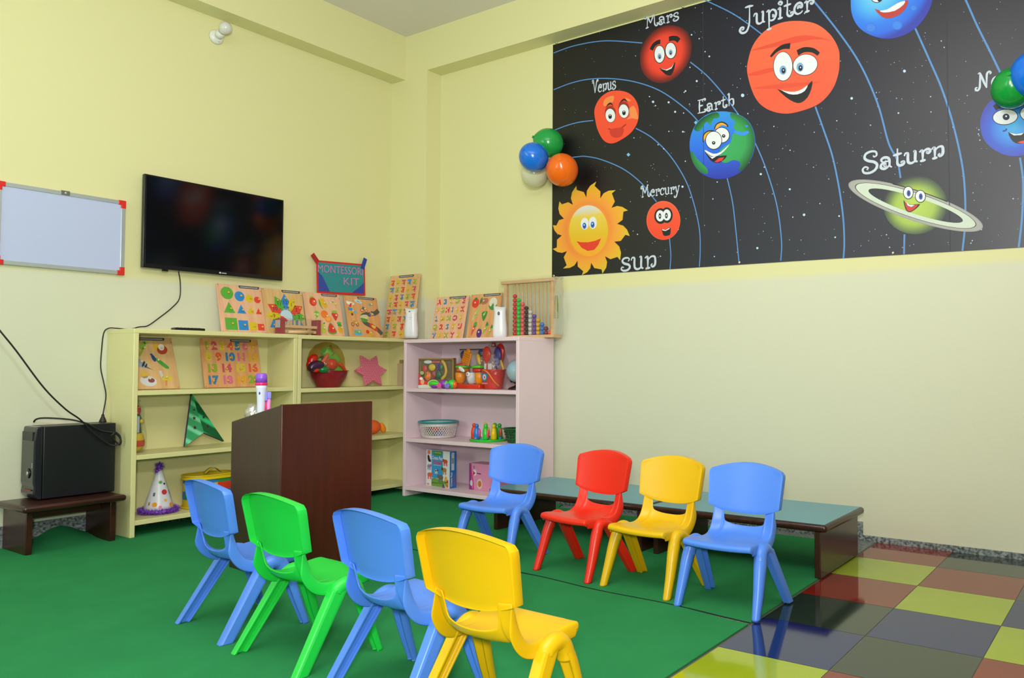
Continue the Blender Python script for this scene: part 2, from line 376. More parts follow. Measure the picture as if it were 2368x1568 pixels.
def ctr(c, rx, ry):
    a, d = W((c[0]-rx, c[1])), W((c[0]+rx, c[1])); t, u = W((c[0], c[1]-ry)), W((c[0], c[1]+ry))
    return ((a.y+d.y)/2, (t.z+u.z)/2), (abs(d.y-a.y)/2, abs(t.z-u.z)/2)
def eye(c, rx, ry, pup=None, out=2.0, iris=None, rot=0, pr=(3, 4), hl=True):
    if out: B.ell(c, rx+out, ry+out, pm('3a1a18') if out < 1.5 else BLK, rot)
    B.ell(c, rx, ry, WHT, rot)
    if iris: B.ell(iris[0], iris[1], iris[2], pm(iris[3]))
    if pup: B.ell(pup, pr[0], pr[1], pm('141a30'))
    if pup and hl: B.ell((pup[0], pup[1]-pr[1]*.2), pr[0]*.3, pr[1]*.3, WHT, n=8)
def planet(pts, m): B.level(.00045); B.poly(pts, m, 6)
def circ(c, rx, ry, sk=0, n=14):
    # circle on the wall seen foreshortened: centre and extents in photo pixels, sk = tilt of the oval
    return [(c[0]+rx*math.cos(2*PI*k/n)*1.0, c[1]+ry*math.sin(2*PI*k/n)-sk*rx*math.cos(2*PI*k/n)) for k in range(n)]
# Sun
B.level(.00045)
tips = [(1380,420),(1424.6,440),(1453,487),(1457,546),(1435,602),(1394,633),(1346.5,636.5),(1303,621),(1279,576),(1279.5,521),(1294.7,466),(1333.8,430)]
val = [(1357,457),(1389,459),(1415,481),(1428,518),(1421.5,559),(1400,592.6),(1368,608),(1336.6,603),(1312,581),(1300,545),(1305,506),(1326,474)]
c0 = (1362, 531); SC_, SR_ = ctr(c0, 95, 108)
SUNM = gradmat('sun_petal_print', SC_, SR_, [(0, 'f0902a'), (.5, 'e8843a'), (.66, 'ef9a34'), (.82, 'e8a82a'), (1, 'd9b828')], .42)
P = []
for k in range(12):
    a, t, c = val[k], tips[k], val[(k+1) % 12]
    def off(p, q, f, s):
        mx, my = (p[0]+q[0])/2, (p[1]+q[1])/2; dx, dy = q[0]-p[0], q[1]-p[1]; return (mx+dx*f-dy*s, my+dy*f+dx*s)
    m1 = off(a, t, -.05, -.24); m2 = off(t, c, -.28, .16); m3 = off(t, c, .12, -.10)
    P += [a, (a[0]*.3+m1[0]*.7, a[1]*.3+m1[1]*.7), ((m1[0]*2+t[0])/3, (m1[1]*2+t[1])/3), (m1[0]*.25+t[0]*.75, m1[1]*.25+t[1]*.75), t, m2, m3]
B.poly(P, SUNM)
B.ell((1362, 534), 50, 63, gradmat('sun_glow_print', *ctr((1362, 534), 50, 63), [(0, 'f08a30'), (.86, 'f08c34'), (1, 'ec9030')], .42))
fz = W((1362, 475)).z; fz2 = W((1362, 590)).z
B.ell((1362, 534), 45, 59, gradmat('sun_face_print', None, None, [(0, 'd8d8d2'), (.08, 'd6d4c4'), (.22, 'e2c64a'), (.6, 'e0b520'), (1, 'f0a428')], .42, kind='Z', lo=fz, hi=fz2))
eye((1353, 517.5), 9, 13.5, None, 0); eye((1372, 515.5), 9, 14, None, 0)
for c in ((1352.5, 522.5), (1371.5, 520)): B.ell(c, 4.4, 7.2, pm('1f63c8')); B.ell(c, 2.2, 3.6, pm('0f3a90')); B.ell((c[0]-.5, c[1]-2), 1.3, 2, WHT, n=10)
B.poly([(1334.5,558),(1345,560.5),(1362,560.5),(1378,557),(1391,551.5),(1385,566),(1375,578),(1360,580.5),(1346,573)], pm('e03620'), 0)
# Mercury
planet(circ((1535, 510), 39, 45), pm('f06a48')); B.poly(circ((1535, 510.5), 38, 44), gradmat('mercury_print', None, None, [(0, 'e8552f'), (1, 'ee3f22')], .42, kind='Z', lo=W((1535, 466)).z, hi=W((1535, 554)).z), 6)
B.ell((1528.5, 500), 14.5, 18, BLK); B.ell((1543, 498), 13.5, 18, BLK)
B.ell((1527.5, 499.5), 9.5, 13, WHT); B.ell((1543, 497.5), 9.3, 13, WHT)
for c in ((1527, 500), (1542, 499)): B.ell(c, 3, 6.5, BLK); B.ell(c, 1.1, 2.6, WHT, n=8)
B.poly([(1531,530),(1540,531.5),(1551,526),(1551,541),(1546,545),(1536,545),(1533,537)], BLK, 3); B.poly([(1532,530),(1540,532.5),(1550,526.5),(1549,530),(1540,534.5),(1533,533)], WHT)
# Venus
planet([(1377,275),(1376,252),(1388,228),(1408,213),(1432,210),(1455,216),(1471,232),(1478,255),(1475,283),(1461,306),(1440,322),(1417,332),(1398,326),(1384,303)], gradmat('venus_print', None, None, [(0, 'ee5530'), (1, 'ec4228')], .42, kind='Z', lo=3, hi=2))
for P in ([(1455,254),(1466,245),(1474,262),(1476,276),(1462,274),(1450,277),(1458,268)], [(1396,243),(1401,228),(1420,222),(1418,236),(1404,246)], [(1447,226),(1461,233),(1452,234)]): B.poly(P, pm('ee8a48'), 3)
for c, r in (((1412.5, 267), -.1), ((1443.5, 257), -.1)):
    B.ell((c[0], c[1]-7), 12.5, 15, pm('a82a18'), r); B.ell(c, 12.2, 17, pm('40201a'), r); B.ell((c[0], c[1]+.5), 11.2, 15.7, WHT, r)
B.ell((1412, 270), 4, 5.5, BLK); B.ell((1444, 261.5), 4, 5.5, BLK); B.ell((1412, 267), 1.3, 1.6, WHT, n=8); B.ell((1444, 258.5), 1.3, 1.6, WHT, n=8)
B.line([(1402,249),(1408,242),(1414,240),(1419,246)], lambda t: .012*math.sin(PI*min(max(t, .1), .9)), BLK); B.line([(1433,241),(1440,233),(1446,231),(1452,237)], lambda t: .012*math.sin(PI*min(max(t, .1), .9)), BLK)
B.line([(1408,298),(1418,301),(1433,299),(1449,288)], .006, pm('8a2015')); B.poly([(1413,300),(1441,296),(1441,310),(1434,317),(1422,318),(1414,313)], pm('c83422'), 3)
# Mars
mc, mr = (1540, 125), (62, 68)
planet([(1481,135),(1483,108),(1497,83),(1520,66),(1549,59),(1578,65),(1597,84),(1602,112),(1595,142),(1576,169),(1552,188),(1522,193),(1497,180),(1484,160)], gradmat('mars_print', *ctr(mc, *mr), [(0, 'e84a30'), (.62, 'e23c26'), (.84, '8c2016'), (1, '1a1418')], .42))
eye((1526, 126), 11.5, 19.5, (1526.3, 132.5), 1.6, pr=(2.4, 4), iris=((1526, 131), 4.6, 7, '8fb4d8')); eye((1552, 117.5), 12, 18, (1552, 123), 1.6, pr=(2.4, 4), iris=((1552, 122), 4.6, 7, '8fb4d8'))
B.line([(1507,116),(1513,105),(1521,99),(1528,97)], .028, BLK); B.line([(1548,91),(1556,89),(1565,90),(1571,95)], .03, BLK)
B.poly([(1526,158),(1541,162),(1554,156),(1562,144),(1560,160),(1554,173),(1547,175),(1538,171)], BLK, 3); B.poly([(1527,159),(1541,162),(1554,156),(1560,147),(1554,159),(1543,164)], WHT)
# Earth
planet([(1596,346),(1598,315),(1612,285),(1638,264),(1672,258),(1705,264),(1730,279),(1744,305),(1747,335),(1738,368),(1716,396),(1688,411),(1655,414),(1624,402),(1604,378)], gradmat('earth_sea_print', None, None, [(0, '2b8ee0'), (.5, '2168e0'), (1, '1f2fa8')], .42, kind='Z', lo=W((1670, 262)).z, hi=W((1670, 412)).z))
GR = gradmat('earth_land_print', *ctr((1670, 335), 80, 80), [(0, '34a860'), (.7, '2c9a50'), (1, '0c4a24')], .42)
B.poly([(1690,262),(1706,265),(1729,279),(1743,305),(1746,335),(1738,366),(1724,388),(1708,397),(1713,380),(1706,372),(1694,371),(1680,377),(1668,372),(1664,352),(1678,338),(1690,330),(1694,312),(1704,306),(1697,296),(1700,282),(1691,274)], GR, 3)
B.poly([(1606,296),(1622,276),(1645,263),(1661,261),(1664,272),(1650,276),(1644,290),(1634,282),(1622,300),(1612,304)], GR, 3)
B.poly([(1597,352),(1603,352),(1612,366),(1626,380),(1637,392),(1636,403),(1618,396),(1603,376)], GR, 3)
for P in ([(1697,306),(1706,303),(1716,307),(1728,303),(1733,307),(1722,314),(1712,313)], [(1723,290),(1731,291),(1727,295)]): B.poly(P, pm('2f8af0'), 3)
B.poly([(1627,328),(1629,312),(1638,304),(1650,303),(1640,310),(1631,322)], pm('e8a428'), 3); B.line([(1627,329),(1628,313),(1638,304),(1652,303)], .007, BLK)
B.poly([(1653,299),(1658,288),(1670,283),(1681,288),(1684,293),(1670,290),(1660,297)], pm('e8a428'), 3); B.line([(1653,299),(1658,288),(1670,283),(1681,288),(1684,294)], .007, BLK)
eye((1670, 313), 17, 17, (1674.5, 315), 1.5, pr=(4, 4)); eye((1651.5, 325), 18, 20, (1651.5, 331), 1.5, pr=(4, 4))
B.poly([(1631,350),(1634,348),(1650,356),(1668,352),(1688,334),(1676,350),(1660,361),(1645,361)], WHT, 2)
B.poly([(1631,351),(1645,361),(1660,362),(1682,360),(1672,372),(1660,377),(1645,372)], BLK, 2); B.poly([(1633,353),(1645,363),(1658,362),(1648,368)], WHT); B.poly([(1653,375),(1664,366),(1676,364),(1671,372),(1660,376)], pm('e03028'))
# Jupiter
planet([(1729,170),(1732,135),(1745,100),(1772,70),(1808,53),(1848,49),(1888,56),(1920,80),(1939,112),(1942,140),(1939,172),(1925,208),(1895,240),(1850,258),(1810,263),(1770,250),(1745,222)], gradmat('jupiter_print', None, None, [(0, 'e87048'), (.5, 'f0603c'), (1, 'e84a2c')], .42, kind='Z', lo=3.2, hi=2.2, noise=.5, nsc=(1, 2, 9)))
for P in ([(1736,118),(1790,100),(1860,82),(1925,95),(1880,92),(1800,108)], [(1731,172),(1780,158),(1800,162),(1750,175)], [(1740,205),(1810,195),(1900,190),(1820,204)]): B.poly(P, pm('e24a30'), 4)
eye((1811.5, 154), 21.5, 33, (1812.5, 164), 1.3, pr=(4.6, 6.5), iris=((1811.5, 163), 8, 10.5, '7aa6d0'), rot=0); eye((1863, 150.5), 28, 23.5, (1852, 158), 1.3, pr=(4.6, 6.5), iris=((1851, 156), 8, 10.5, '7aa6d0'), rot=-.25)
B.line([(1783,132),(1796,118),(1812,109),(1828,107)], lambda t: .012+.022*t, BLK); B.line([(1845,123),(1860,116),(1880,117),(1894,126)], lambda t: .034-.014*t, BLK)
B.poly([(1798,206),(1815,213),(1838,214),(1862,205),(1879,187),(1877,206),(1868,226),(1853,238),(1838,237),(1818,225)], BLK, 2); B.poly([(1808,209),(1820,212),(1838,213),(1856,207),(1869,197),(1862,211),(1845,219),(1825,218)], WHT, 2)
# Uranus (upper part above the frame)
uc = (2062, -10); UR = gradmat('uranus_print', *ctr((2040, -20), 120, 112), [(0, '8ad0e0'), (.35, '54b4ec'), (.62, '2f7ee8'), (.86, '2a66dc'), (1, '2f3aa8')], .42)
planet([(1968,8),(1972,38),(1986,63),(2010,80),(2045,90),(2080,86),(2115,68),(2140,40),(2155,8),(2158,-30),(2140,-70),(2100,-100),(2050,-105),(2000,-80),(1972,-40)], UR)
for c, r in (((2014, 64), 12), ((2075, 59), 12), ((2113, 19), 8)): B.ell(c, r, r*.9, pm('3472d8')); B.ell(c, r-2, r*.9-2, pm('3c80e6'))
eye((2028, -14), 16, 20, (2034, -3), 1.5, pr=(5, 8)); eye((2080, -22), 18, 20, (2078, -10), 1.5, pr=(5, 8))
B.poly([(2023,21),(2040,27),(2065,22),(2085,9),(2095,2),(2101,3),(2098,15),(2085,32),(2060,43),(2040,40)], pm('b83a34'), 2); B.poly([(2035,26),(2052,23),(2075,9),(2093,3),(2090,12),(2070,26),(2045,30)], WHT, 2)
# Neptune
NP = gradmat('neptune_print', *ctr((2348, 290), 84, 76), [(0, '48b0e8'), (.45, '2f84e0'), (.7, '2a58cc'), (1, '3440b0')], .42)
planet([(2267,290),(2272,262),(2287,238),(2312,222),(2345,214),(2385,214),(2415,232),(2432,262),(2436,295),(2425,325),(2400,348),(2365,360),(2330,360),(2298,346),(2275,322)], NP)
B.line([(2300,251),(2310,245),(2325,244)], .03, BLK)
eye((2325, 271), 28, 17, (2327, 271), 1.6, pr=(8, 7.5), rot=-.1); eye((2382, 263), 22, 17, (2380, 264), 1.6, pr=(7, 7))
B.line([(2319,304),(2326,302),(2328,298)], .007, pm('1c3a8a')); B.poly([(2332,306),(2350,311),(2375,306),(2395,296),(2390,318),(2370,331),(2350,332),(2338,322)], BLK, 2); B.poly([(2334,307),(2350,311),(2368,308),(2362,313),(2345,314)], WHT)
B.poly([(2353,330),(2366,326),(2380,325),(2368,332)], pm('e04030'), 2)
# Saturn, ring behind, globe, ring in front
def ring(rx, ry, m, a0, a1, w, cx=2118, cy=476, tilt=.315):
    cr, sr = math.cos(tilt), math.sin(tilt); O = []; I = []
    for k in range(41):
        t = math.radians(a0+(a1-a0)*k/40)
        for lst, f in ((O, 1), (I, w)):
            f2 = 1-(1-f)*(1.55); u, v = rx*f*math.cos(t), ry*f2*math.sin(t); lst.append((cx+u*cr-v*sr, cy+u*sr+v*cr))
    q = [W(p) for p in O]; r = [W(p) for p in I]; x = B.lay(); i = bm_.mi(m); a = bm_.verts([(x, v.y, v.z) for v in q]); d = bm_.verts([(x, v.y, v.z) for v in r])
    for k in range(40): bm_.face([a[k], a[k+1], d[k+1], d[k]], i)
def rings(a0, a1):
    ring(163, 35, pm('9a969c'), a0, a1, .9); ring(160, 33.5, pm('a3a29c'), a0, a1, .88); ring(147, 29, BLK, a0, a1, .97); ring(145, 28, pm('c8d4c2'), a0, a1, .79)
B.level(.00045); rings(180, 360); SZ = B.z
planet(circ((2117, 474), 74, 68, n=18), gradmat('saturn_print', *ctr((2117, 478), 76, 70), [(0, 'b2cc52'), (.58, 'a0ba48'), (.84, '5a6e42'), (1, '2a2a30')], .42))
B.z = .0012; rings(0, 180)
eye((2101, 446), 10.5, 13.5, (2102, 447.5), 1.6, pr=(3.2, 6), hl=False); eye((2129, 454.5), 11, 13, (2130, 455), 1.6, pr=(3.2, 6), hl=False)
B.ell((2102, 447.5), 4.4, 7.2, pm('2a4fa8')); B.ell((2130, 455), 4.4, 7.2, pm('2a4fa8')); B.ell((2102, 447.5), 1.6, 4, pm('16224a')); B.ell((2130, 455), 1.6, 4, pm('16224a'))
B.poly([(2090,463),(2096,470),(2110,474),(2128,472),(2120,482),(2106,491),(2097,488),(2092,476)], BLK, 2); B.poly([(2092,466),(2098,473),(2110,476),(2124,473),(2116,483),(2106,489),(2098,486)], pm('c43428'), 2); B.poly([(2096,468),(2104,474),(2116,475),(2108,479),(2100,476)], WHT)
# curly lettering
GL = {
'M': ([[(-.02,.80),(.06,.84),(.10,.76),(.03,.72),(-.02,.80),(.05,.93),(.18,.92),(.17,.5),(.15,.03)], [(.04,.0),(.26,.04)], [(.18,.92),(.28,.6),(.40,.30)], [(.40,.30),(.52,.62),(.66,.98)], [(.66,.98),(.68,.5),(.70,.15),(.82,.0),(.93,.08),(.90,.2),(.82,.16)], [(.60,.98),(.76,.98)]], .95),
'a': ([[(.16,.36),(.10,.40),(.10,.50),(.22,.56),(.36,.50),(.42,.36),(.43,.10),(.52,.0)], [(.42,.32),(.26,.34),(.10,.24),(.08,.08),(.22,-.01),(.38,.08),(.42,.2)], [(.30,.16),(.24,.12),(.22,.2),(.3,.24)]], .56),
'r': ([[(.02,.46),(.12,.52),(.16,.40),(.16,.02)], [(.05,.0),(.28,.02)], [(.16,.34),(.24,.50),(.38,.54),(.46,.44),(.40,.34),(.32,.38),(.36,.44)]], .50),
's': ([[(.34,.40),(.40,.48),(.32,.56),(.16,.54),(.09,.42),(.18,.31),(.36,.24),(.42,.12),(.32,.0),(.14,-.02),(.04,.06),(.08,.15),(.16,.12)]], .48),
'e': ([[(.20,.26),(.28,.32),(.40,.28),(.42,.42),(.32,.54),(.16,.50),(.06,.32),(.08,.12),(.22,.0),(.38,.04),(.44,.12)], [(.20,.26),(.24,.38),(.32,.36),(.30,.28)]], .50),
'n': ([[(.02,.48),(.12,.54),(.15,.4),(.15,.02)], [(.04,.0),(.26,.02)], [(.15,.36),(.28,.52),(.44,.52),(.48,.34),(.46,.14),(.36,.06),(.30,.14),(.36,.2)]], .56),
'u': ([[(.00,.42),(.04,.54),(.14,.52),(.14,.3),(.16,.08),(.28,.0),(.42,.08),(.44,.3)], [(.36,.54),(.44,.54),(.44,.1),(.54,.02)]], .58),
'V': ([[(-.02,.80),(.05,.76),(.09,.85),(.02,.93),(.12,.95),(.20,.6),(.32,.0)], [(.32,.0),(.42,.45),(.52,.85),(.62,.95),(.68,.86),(.6,.8)]], .66),
'J': ([[(.16,.98),(.36,1.0),(.56,.98)], [(.38,.98),(.38,.5),(.36,.1),(.24,-.22),(.04,-.26),(-.08,-.12),(-.02,.02),(.1,.0),(.08,-.1),(.0,-.08)]], .58),
'p': ([[(.02,.48),(.12,.54),(.15,.4),(.15,-.40)], [(.04,-.40),(.27,-.40)], [(.15,.36),(.28,.54),(.44,.46),(.48,.26),(.38,.04),(.22,.02),(.15,.12)], [(.30,.3),(.36,.22),(.3,.16)]], .54),
'i': ([[(.02,.46),(.12,.54),(.14,.4),(.14,.04),(.22,.0)], [(.02,.0),(.26,.02)], [(.10,.70),(.18,.68),(.22,.76),(.14,.84),(.06,.78),(.10,.70)]], .30),
't': ([[(.18,.88),(.18,.4),(.18,.12),(.28,.0),(.42,.04),(.44,.16),(.34,.16),(.34,.1)], [(.0,.56),(.36,.60)]], .46),
'E': ([[(.16,.98),(.14,.5),(.16,.02)], [(.02,.98),(.40,.98),(.54,1.0),(.56,.9),(.50,.86)], [(.15,.52),(.40,.54)], [(.02,.0),(.36,.0),(.54,.02),(.60,.14),(.54,.2),(.48,.14)]], .62),
'h': ([[(.02,.9),(.12,.98),(.14,.8),(.14,.02)], [(.14,.34),(.26,.52),(.42,.50),(.46,.3),(.46,.12),(.40,.02),(.34,.08)]], .54),
'S': ([[(.42,.78),(.46,.70),(.56,.76),(.52,.94),(.32,1.0),(.12,.92),(.08,.72),(.22,.56),(.46,.44),(.58,.26),(.50,.04),(.28,-.06),(.06,.0),(.0,.18),(.10,.28),(.22,.2),(.16,.12)]], .66),
'N': ([[(.0,.93),(.12,.96),(.12,.4),(.1,.1),(.0,-.05),(-.12,.0),(-.12,.12),(-.02,.12)], [(.14,.96),(.3,.5),(.50,.0)], [(.50,.0),(.50,.5),(.52,.85),(.64,.96),(.74,.86),(.66,.8)]], .76),
'c': ([[(.34,.36),(.42,.42),(.36,.54),(.2,.54),(.08,.38),(.08,.14),(.22,.0),(.36,.04),(.42,.12)]], .46),
'y': ([[(.0,.44),(.06,.54),(.14,.5),(.18,.2),(.26,.0)], [(.44,.56),(.38,.3),(.28,.0),(.16,-.3),(.02,-.36),(-.04,-.26),(.04,-.2)], [(.38,.50),(.44,.60),(.52,.54)]], .48),
}
def word(txt, p0, p1, cap, wgt, m=LET):
    """write txt with its baseline from photo point p0 to p1; cap = cap height in pixels"""
    tot = sum(GL[c][1] for c in txt); x = 0; ux = ((p1[0]-p0[0])/tot, (p1[1]-p0[1])/tot)
    for c in txt:
        for st in GL[c][0]:
            B.line([(p0[0]+ux[0]*(x+q[0]), p0[1]+ux[1]*(x+q[0])-cap*q[1]) for q in st], lambda t: wgt*.62*(.5+.7*math.sin(PI*min(max(t, .05), .95))), m, 6)
        x += GL[c][1]
B.level(.0024); B.inc = .00001
word('Mars', (1493, 67), (1572, 46), 31, .0135); word('Venus', (1371, 217), (1426, 205), 31, .0125); word('Mercury', (1484, 457), (1572, 446), 27, .0115)
word('Earth', (1614, 263), (1700, 244), 30, .014); word('Jupiter', (1716, 66), (1884, 24), 46, .019); word('Saturn', (1996, 401), (2186, 362), 46, .020)
word('Neptune', (2262, 208), (2420, 178), 38, .015); word('sun', (1436, 626), (1521, 619), 50, .021)
ban = bm_.build('wall_banner', recalc=False)
tag(ban, 'large dark printed solar system banner with smiling planets on the right wall', 'banner')
for f in ban.data.polygons: pass
b = MB(); b.box(XM-.0008, -2.66, 1.53, XM+.0002, -2.657, TOPZ, mat('banner_seam', '33323a', .6)); b.build('seam', ban); b = MB()
b.box(XM-.0008, -4.062, 1.515, XM+.0002, -4.058, TOPZ, mat('banner_seam', '55545a', .6)); b.build('seam', ban)
for p in ((1288, 99), (1580, 16), (1282, 638), (1496, 622), (1711, 607), (2066, 585)):
    q = on(p, 'x', 0); b = MB(); b.lathe([(.009, 0), (.0085, .003), (.004, .006)], (0, 0, 0), mat('nail_metal', 'c8c8c0', .25, metal=.9), 12); o = b.build('nail', ban)
    o.matrix_world = Matrix.Translation((XM-.0016, q.y, q.z)) @ Matrix.Rotation(-PI/2, 4, 'Y')
# ================================================================ children's chairs
def leg_front(s, m):
    b = MB(); C = [(.1643, -.1281, 0), (.1640, -.1272, .006), (.1600, -.098, .085), (.1545, -.072, .165), (.1505, -.056, .205)]
    C = catmull(C, 3); rows = []
    sec = [(math.cos(a), math.sin(a)) for a in [PI+PI*k/12 for k in range(13)]]+[(1, .55), (.62, .62), (.30, .0), (-.45, .0), (-.62, .62), (-1, .55)]
    for k, p in enumerate(C):
        f = .0152+.0085*min(1, p.z/.19); f *= .9 if k == 0 else 1
        rows.append([(s*(p.x+x*f), p.y+y*f*1.08, p.z) for x, y in sec])
    b.grid(rows, m, closed=True, smooth=True, capa=True)
    P = catmull([(s*.1512, -.060, .185), (s*.1500, -.055, .208), (s*.1480, -.040, .2305), (s*.1470, -.014, .2355), (s*.1460, .012, .224), (s*.1460, .020, .214)], 4)
    b.tube(P, .0238, m, 18)
    return b
def leg_rear(s, m):
    b = MB(); sec = [(.016, -.021), (.0175, -.012), (.0175, .014), (.014, .023), (-.013, .023), (-.013, .014), (-.001, .010), (-.001, -.011), (-.013, -.014), (-.013, -.021)]
    rows = []
    for t in (0, .03, .2, .4, .6, .8, 1):
        z = .228*t; cx = .1711+(.1475-.1711)*t; cy = .1549+(.010-.1549)*t; f = .92+.22*t
        rows.append([(s*(cx+x*f), cy+y*f*1.12, z) for x, y in sec])
    b.grid(rows, m, closed=True, smooth=False, capa=True, capb=True); return b
def seat_mesh(m):
    prof = catmull([(-.129, .2455, 0), (-.124, .2545, 0), (-.105, .2575, 0), (-.065, .2545, 0), (-.02, .2485, 0), (.020, .2455, 0), (.052, .2500, 0), (.076, .2640, 0), (.0935, .2900, 0), (.1060, .3250, 0), (.1180, .3610, 0)], 6)
    L = [0]
    for k in range(1, len(prof)): L.append(L[-1]+(prof[k]-prof[k-1]).length)
    def P(t):
        d = t*L[-1]
        for k in range(1, len(L)):
            if L[k] >= d-1e-9:
                f = (d-L[k-1])/(L[k]-L[k-1]); p = prof[k-1].lerp(prof[k], f); q = prof[k]-prof[k-1]; q.normalize(); return p, q
        return prof[-1], (prof[-1]-prof[-2]).normalized()
    def wid(t): return .1405 if t < .12 else (.1405-.0045*(t-.12)/.25 if t < .37 else .136-.0055*min(1, (t-.37)/.5))
    U = [-1, -.96, -.9, -.82, -.75, -.705, -.675, -.6, -.45, -.25, 0, .25, .45, .6, .675, .705, .75, .82, .9, .96, 1]
    ts = .742
    def tend(u):
        a = abs(u)
        if a >= .70: return 1
        return ts + .055*(a/.675)**3
    rows = []
    N = 26
    for k in range(-1, N+1):
        row = []
        for ui, u in enumerate(U):
            t = max(k, 0)/N*tend(u); p, q = P(t); wv = wid(t); up = min(1, max(0, (t-.36)/.30)); up = up*up*(3-2*up); fr = .010*(1-u*u)*max(0, 1-t/.2)
            bow = (.040*up-.012*max(0, (t-.8)/.2))*(1-u*u); x = u*wv; y = p.x + bow - fr; z = p.y + .004*u*u*(1-up) 
            if k == -1: z -= .014; y += .004
            row.append((x, y, z, q, wv, 1-.85*min(1, max(0, (t-.80)/.20))))
        def fl(c, sg):
            x, y, z, q, wv, fd = c; out = []
            nx, nz = q.y, -q.x
            for o, d in ((.0035, .005), (.0055, .018), (.0055, .040)): out.append((x+sg*o*fd, y+nx*d*fd, z+nz*d*fd))
            return out
        a = fl(row[0], -1)[::-1]; d = fl(row[-1], 1)
        rows.append(a+[r[:3] for r in row]+d)
    b = MB(); b.grid(rows, m)
    for s in (-1, 1):   # gussets where the seat meets the leg joint
        b.prism([(0, 0), (.055, 0), (.03, -.035)], .012, m) if 0 else None
    return b
def back_mesh(m):
    b = MB(); n = 20; k2 = 12
    def pt(u, v, ins=0, back=0):
        uu = u*(1-ins*.5); e = .1545+.010*v-.012*max(0, (v-.86)/.14)**2; zb = .3595-.0285*(1-abs(uu)**2.4); zt = .5045+.0265*(1-uu*uu)
        z = zb+(zt-zb)*v; z -= ins*.10*(v-.5)*.18
        y = .1085+(z-.36)*.19+.024*(1-uu*uu)+back
        return (uu*e, y, z)
    F = [[pt(-1+2*i/n, j/k2) for i in range(n+1)] for j in range(k2+1)]
    Bk = [[pt(-1+2*i/n, j/k2, .075, .0045) for i in range(n+1)] for j in range(k2+1)]
    b.grid(F, m); b.grid([r[::-1] for r in Bk], m)
    def loop(G): return G[0][:-1]+[r[-1] for r in G[:-1]]+G[-1][::-1][:-1]+[r[0] for r in G[::-1][:-1]]
    lf, lb = loop(F), loop(Bk)
    def sk(p, j, dep): return (p[0], p[1]+dep, p[2])
    def depth(p): return .007+.021*min(1, max(0, (p[2]-.338)/.022))
    R1_ = [(p[0]*1.012, p[1]+depth(p)*.5, p[2]) for p in lf]; R2_ = [(p[0]*1.0, p[1]+depth(p), p[2]-.001) for p in lf]; R3_ = [(q[0], q[1]+depth(p)-.0045, q[2]) for p, q in zip(lf, lb)]
    b.grid([lf, R1_, R2_, R3_, lb], m, closed=True); bmesh.ops.remove_doubles(b.bm, verts=b.bm.verts, dist=1e-5)
    return b
def make_chair(label, col):
    m = mat('chair_plastic_'+col, col, .34, noise=.03, nscale=5, spec=.45)
    t = thing('child_chair', label, 'chair')
    s = seat_mesh(m).build('seat', t); so = s.modifiers.new('thickness', 'SOLIDIFY'); so.thickness = .0045; so.offset = -1
    sb = s.modifiers.new('smooth', 'SUBSURF'); sb.levels = sb.render_levels = 1
    k = bev(back_mesh(m).build('backrest', t), .0022, 2, 30)
    for sgn in (-1, 1): leg_front(sgn, m).build('leg', t)
    for sgn in (-1, 1): bev(leg_rear(sgn, m).build('leg', t), .003, 2)
    return t
BLU, GRN, RED, YEL = '5289ee', '22d048', 'e42c18', 'e2b408'
chairs = {c: None for c in (BLU, GRN, RED, YEL)}
for col, x, y, a, lab in (
    (BLU, -1.348, -2.218, -87.7, 'blue plastic child chair nearest the pink shelf unit, facing the camera'),
    (RED, -1.351, -2.731, -99.2, 'red plastic child chair, the only red one'),
    (YEL, -1.386, -3.126, -95.5, 'yellow plastic child chair in the far row beside the red chair'),
    (BLU, -1.441, -3.514, -90.9, 'blue plastic child chair at the far right end, next to the tiled floor'),
    (BLU, -2.602, -2.148, 83.4, 'blue plastic child chair seen from behind, leftmost of the near row'),
    (GRN, -2.650, -2.598, 87.2, 'bright green plastic child chair, the only green one'),
    (BLU, -2.668, -3.084, 85.2, 'blue plastic child chair seen from behind between the green and the yellow one'),
    (YEL, -2.712, -3.484, 89.0, 'large yellow plastic child chair seen from behind at the front of the picture')):
    if chairs[col] is None: chairs[col] = c = make_chair(lab, col)
    else: c = copy_tree(chairs[col])
    c['label'] = lab; c['group'] = 'plastic chairs for children'; c.location = (x, y, .005); c.rotation_euler = (0, 0, math.radians(a))

# ================================================================ low tables, stool
BRN = wood('dark_brown_wood', '3f1b14', '2c120d', .28, (3, 30, 30)); BRL = mat('brown_wood_side', '3a1f17', .22, noise=.15, nscale=7)
def bench(name, label, cat, x0, y0, x1, y1, h, legs, topm, nose=.017, rail=True, group=None, lm=None, inset=.03):
    t = thing(name, label, cat, ((x0+x1)/2, (y0+y1)/2, .005), 0, group); X, Y = (x1-x0)/2, (y1-y0)/2; h -= .005
    b = MB(); b.box(-X, -Y, h-.034, X, Y, h-.001, BRN, nose*.8); o = b.build('table_edge' if topm else 'seat_board', t)
    if topm: b = MB(); b.box(-X+.014, -Y+.014, h-.004, X-.014, Y-.014, h, topm); b.build('table_top', t)
    return t, X, Y, h
BLUET = mat('pale_blue_laminate', '4f98ae', .3, noise=.03, nscale=4)
for y0, y1, lab in ((-3.712, -2.800, 'low dark wooden table with pale blue top, the end one beside the tiled floor'), (-2.795, -1.745, 'low dark wooden table with pale blue top, the one reaching the pink shelf unit')):
    t, X, Y, h = bench('low_table', lab, 'table', -.905, y0, -.345, y1, .240, 1, BLUET, group='low tables along the right wall')
    for s in (-1, 1):
        b = MB(); yy = s*(Y-.045); b.box(-X+.012, yy-.014, 0, X-.012, yy+.014, h-.034, BRL, .003); b.build('leg_panel', t)
    b = MB(); b.box(X-.10, -Y+.06, h-.13, X-.08, Y-.06, h-.034, BRL); b.build('rail', t)
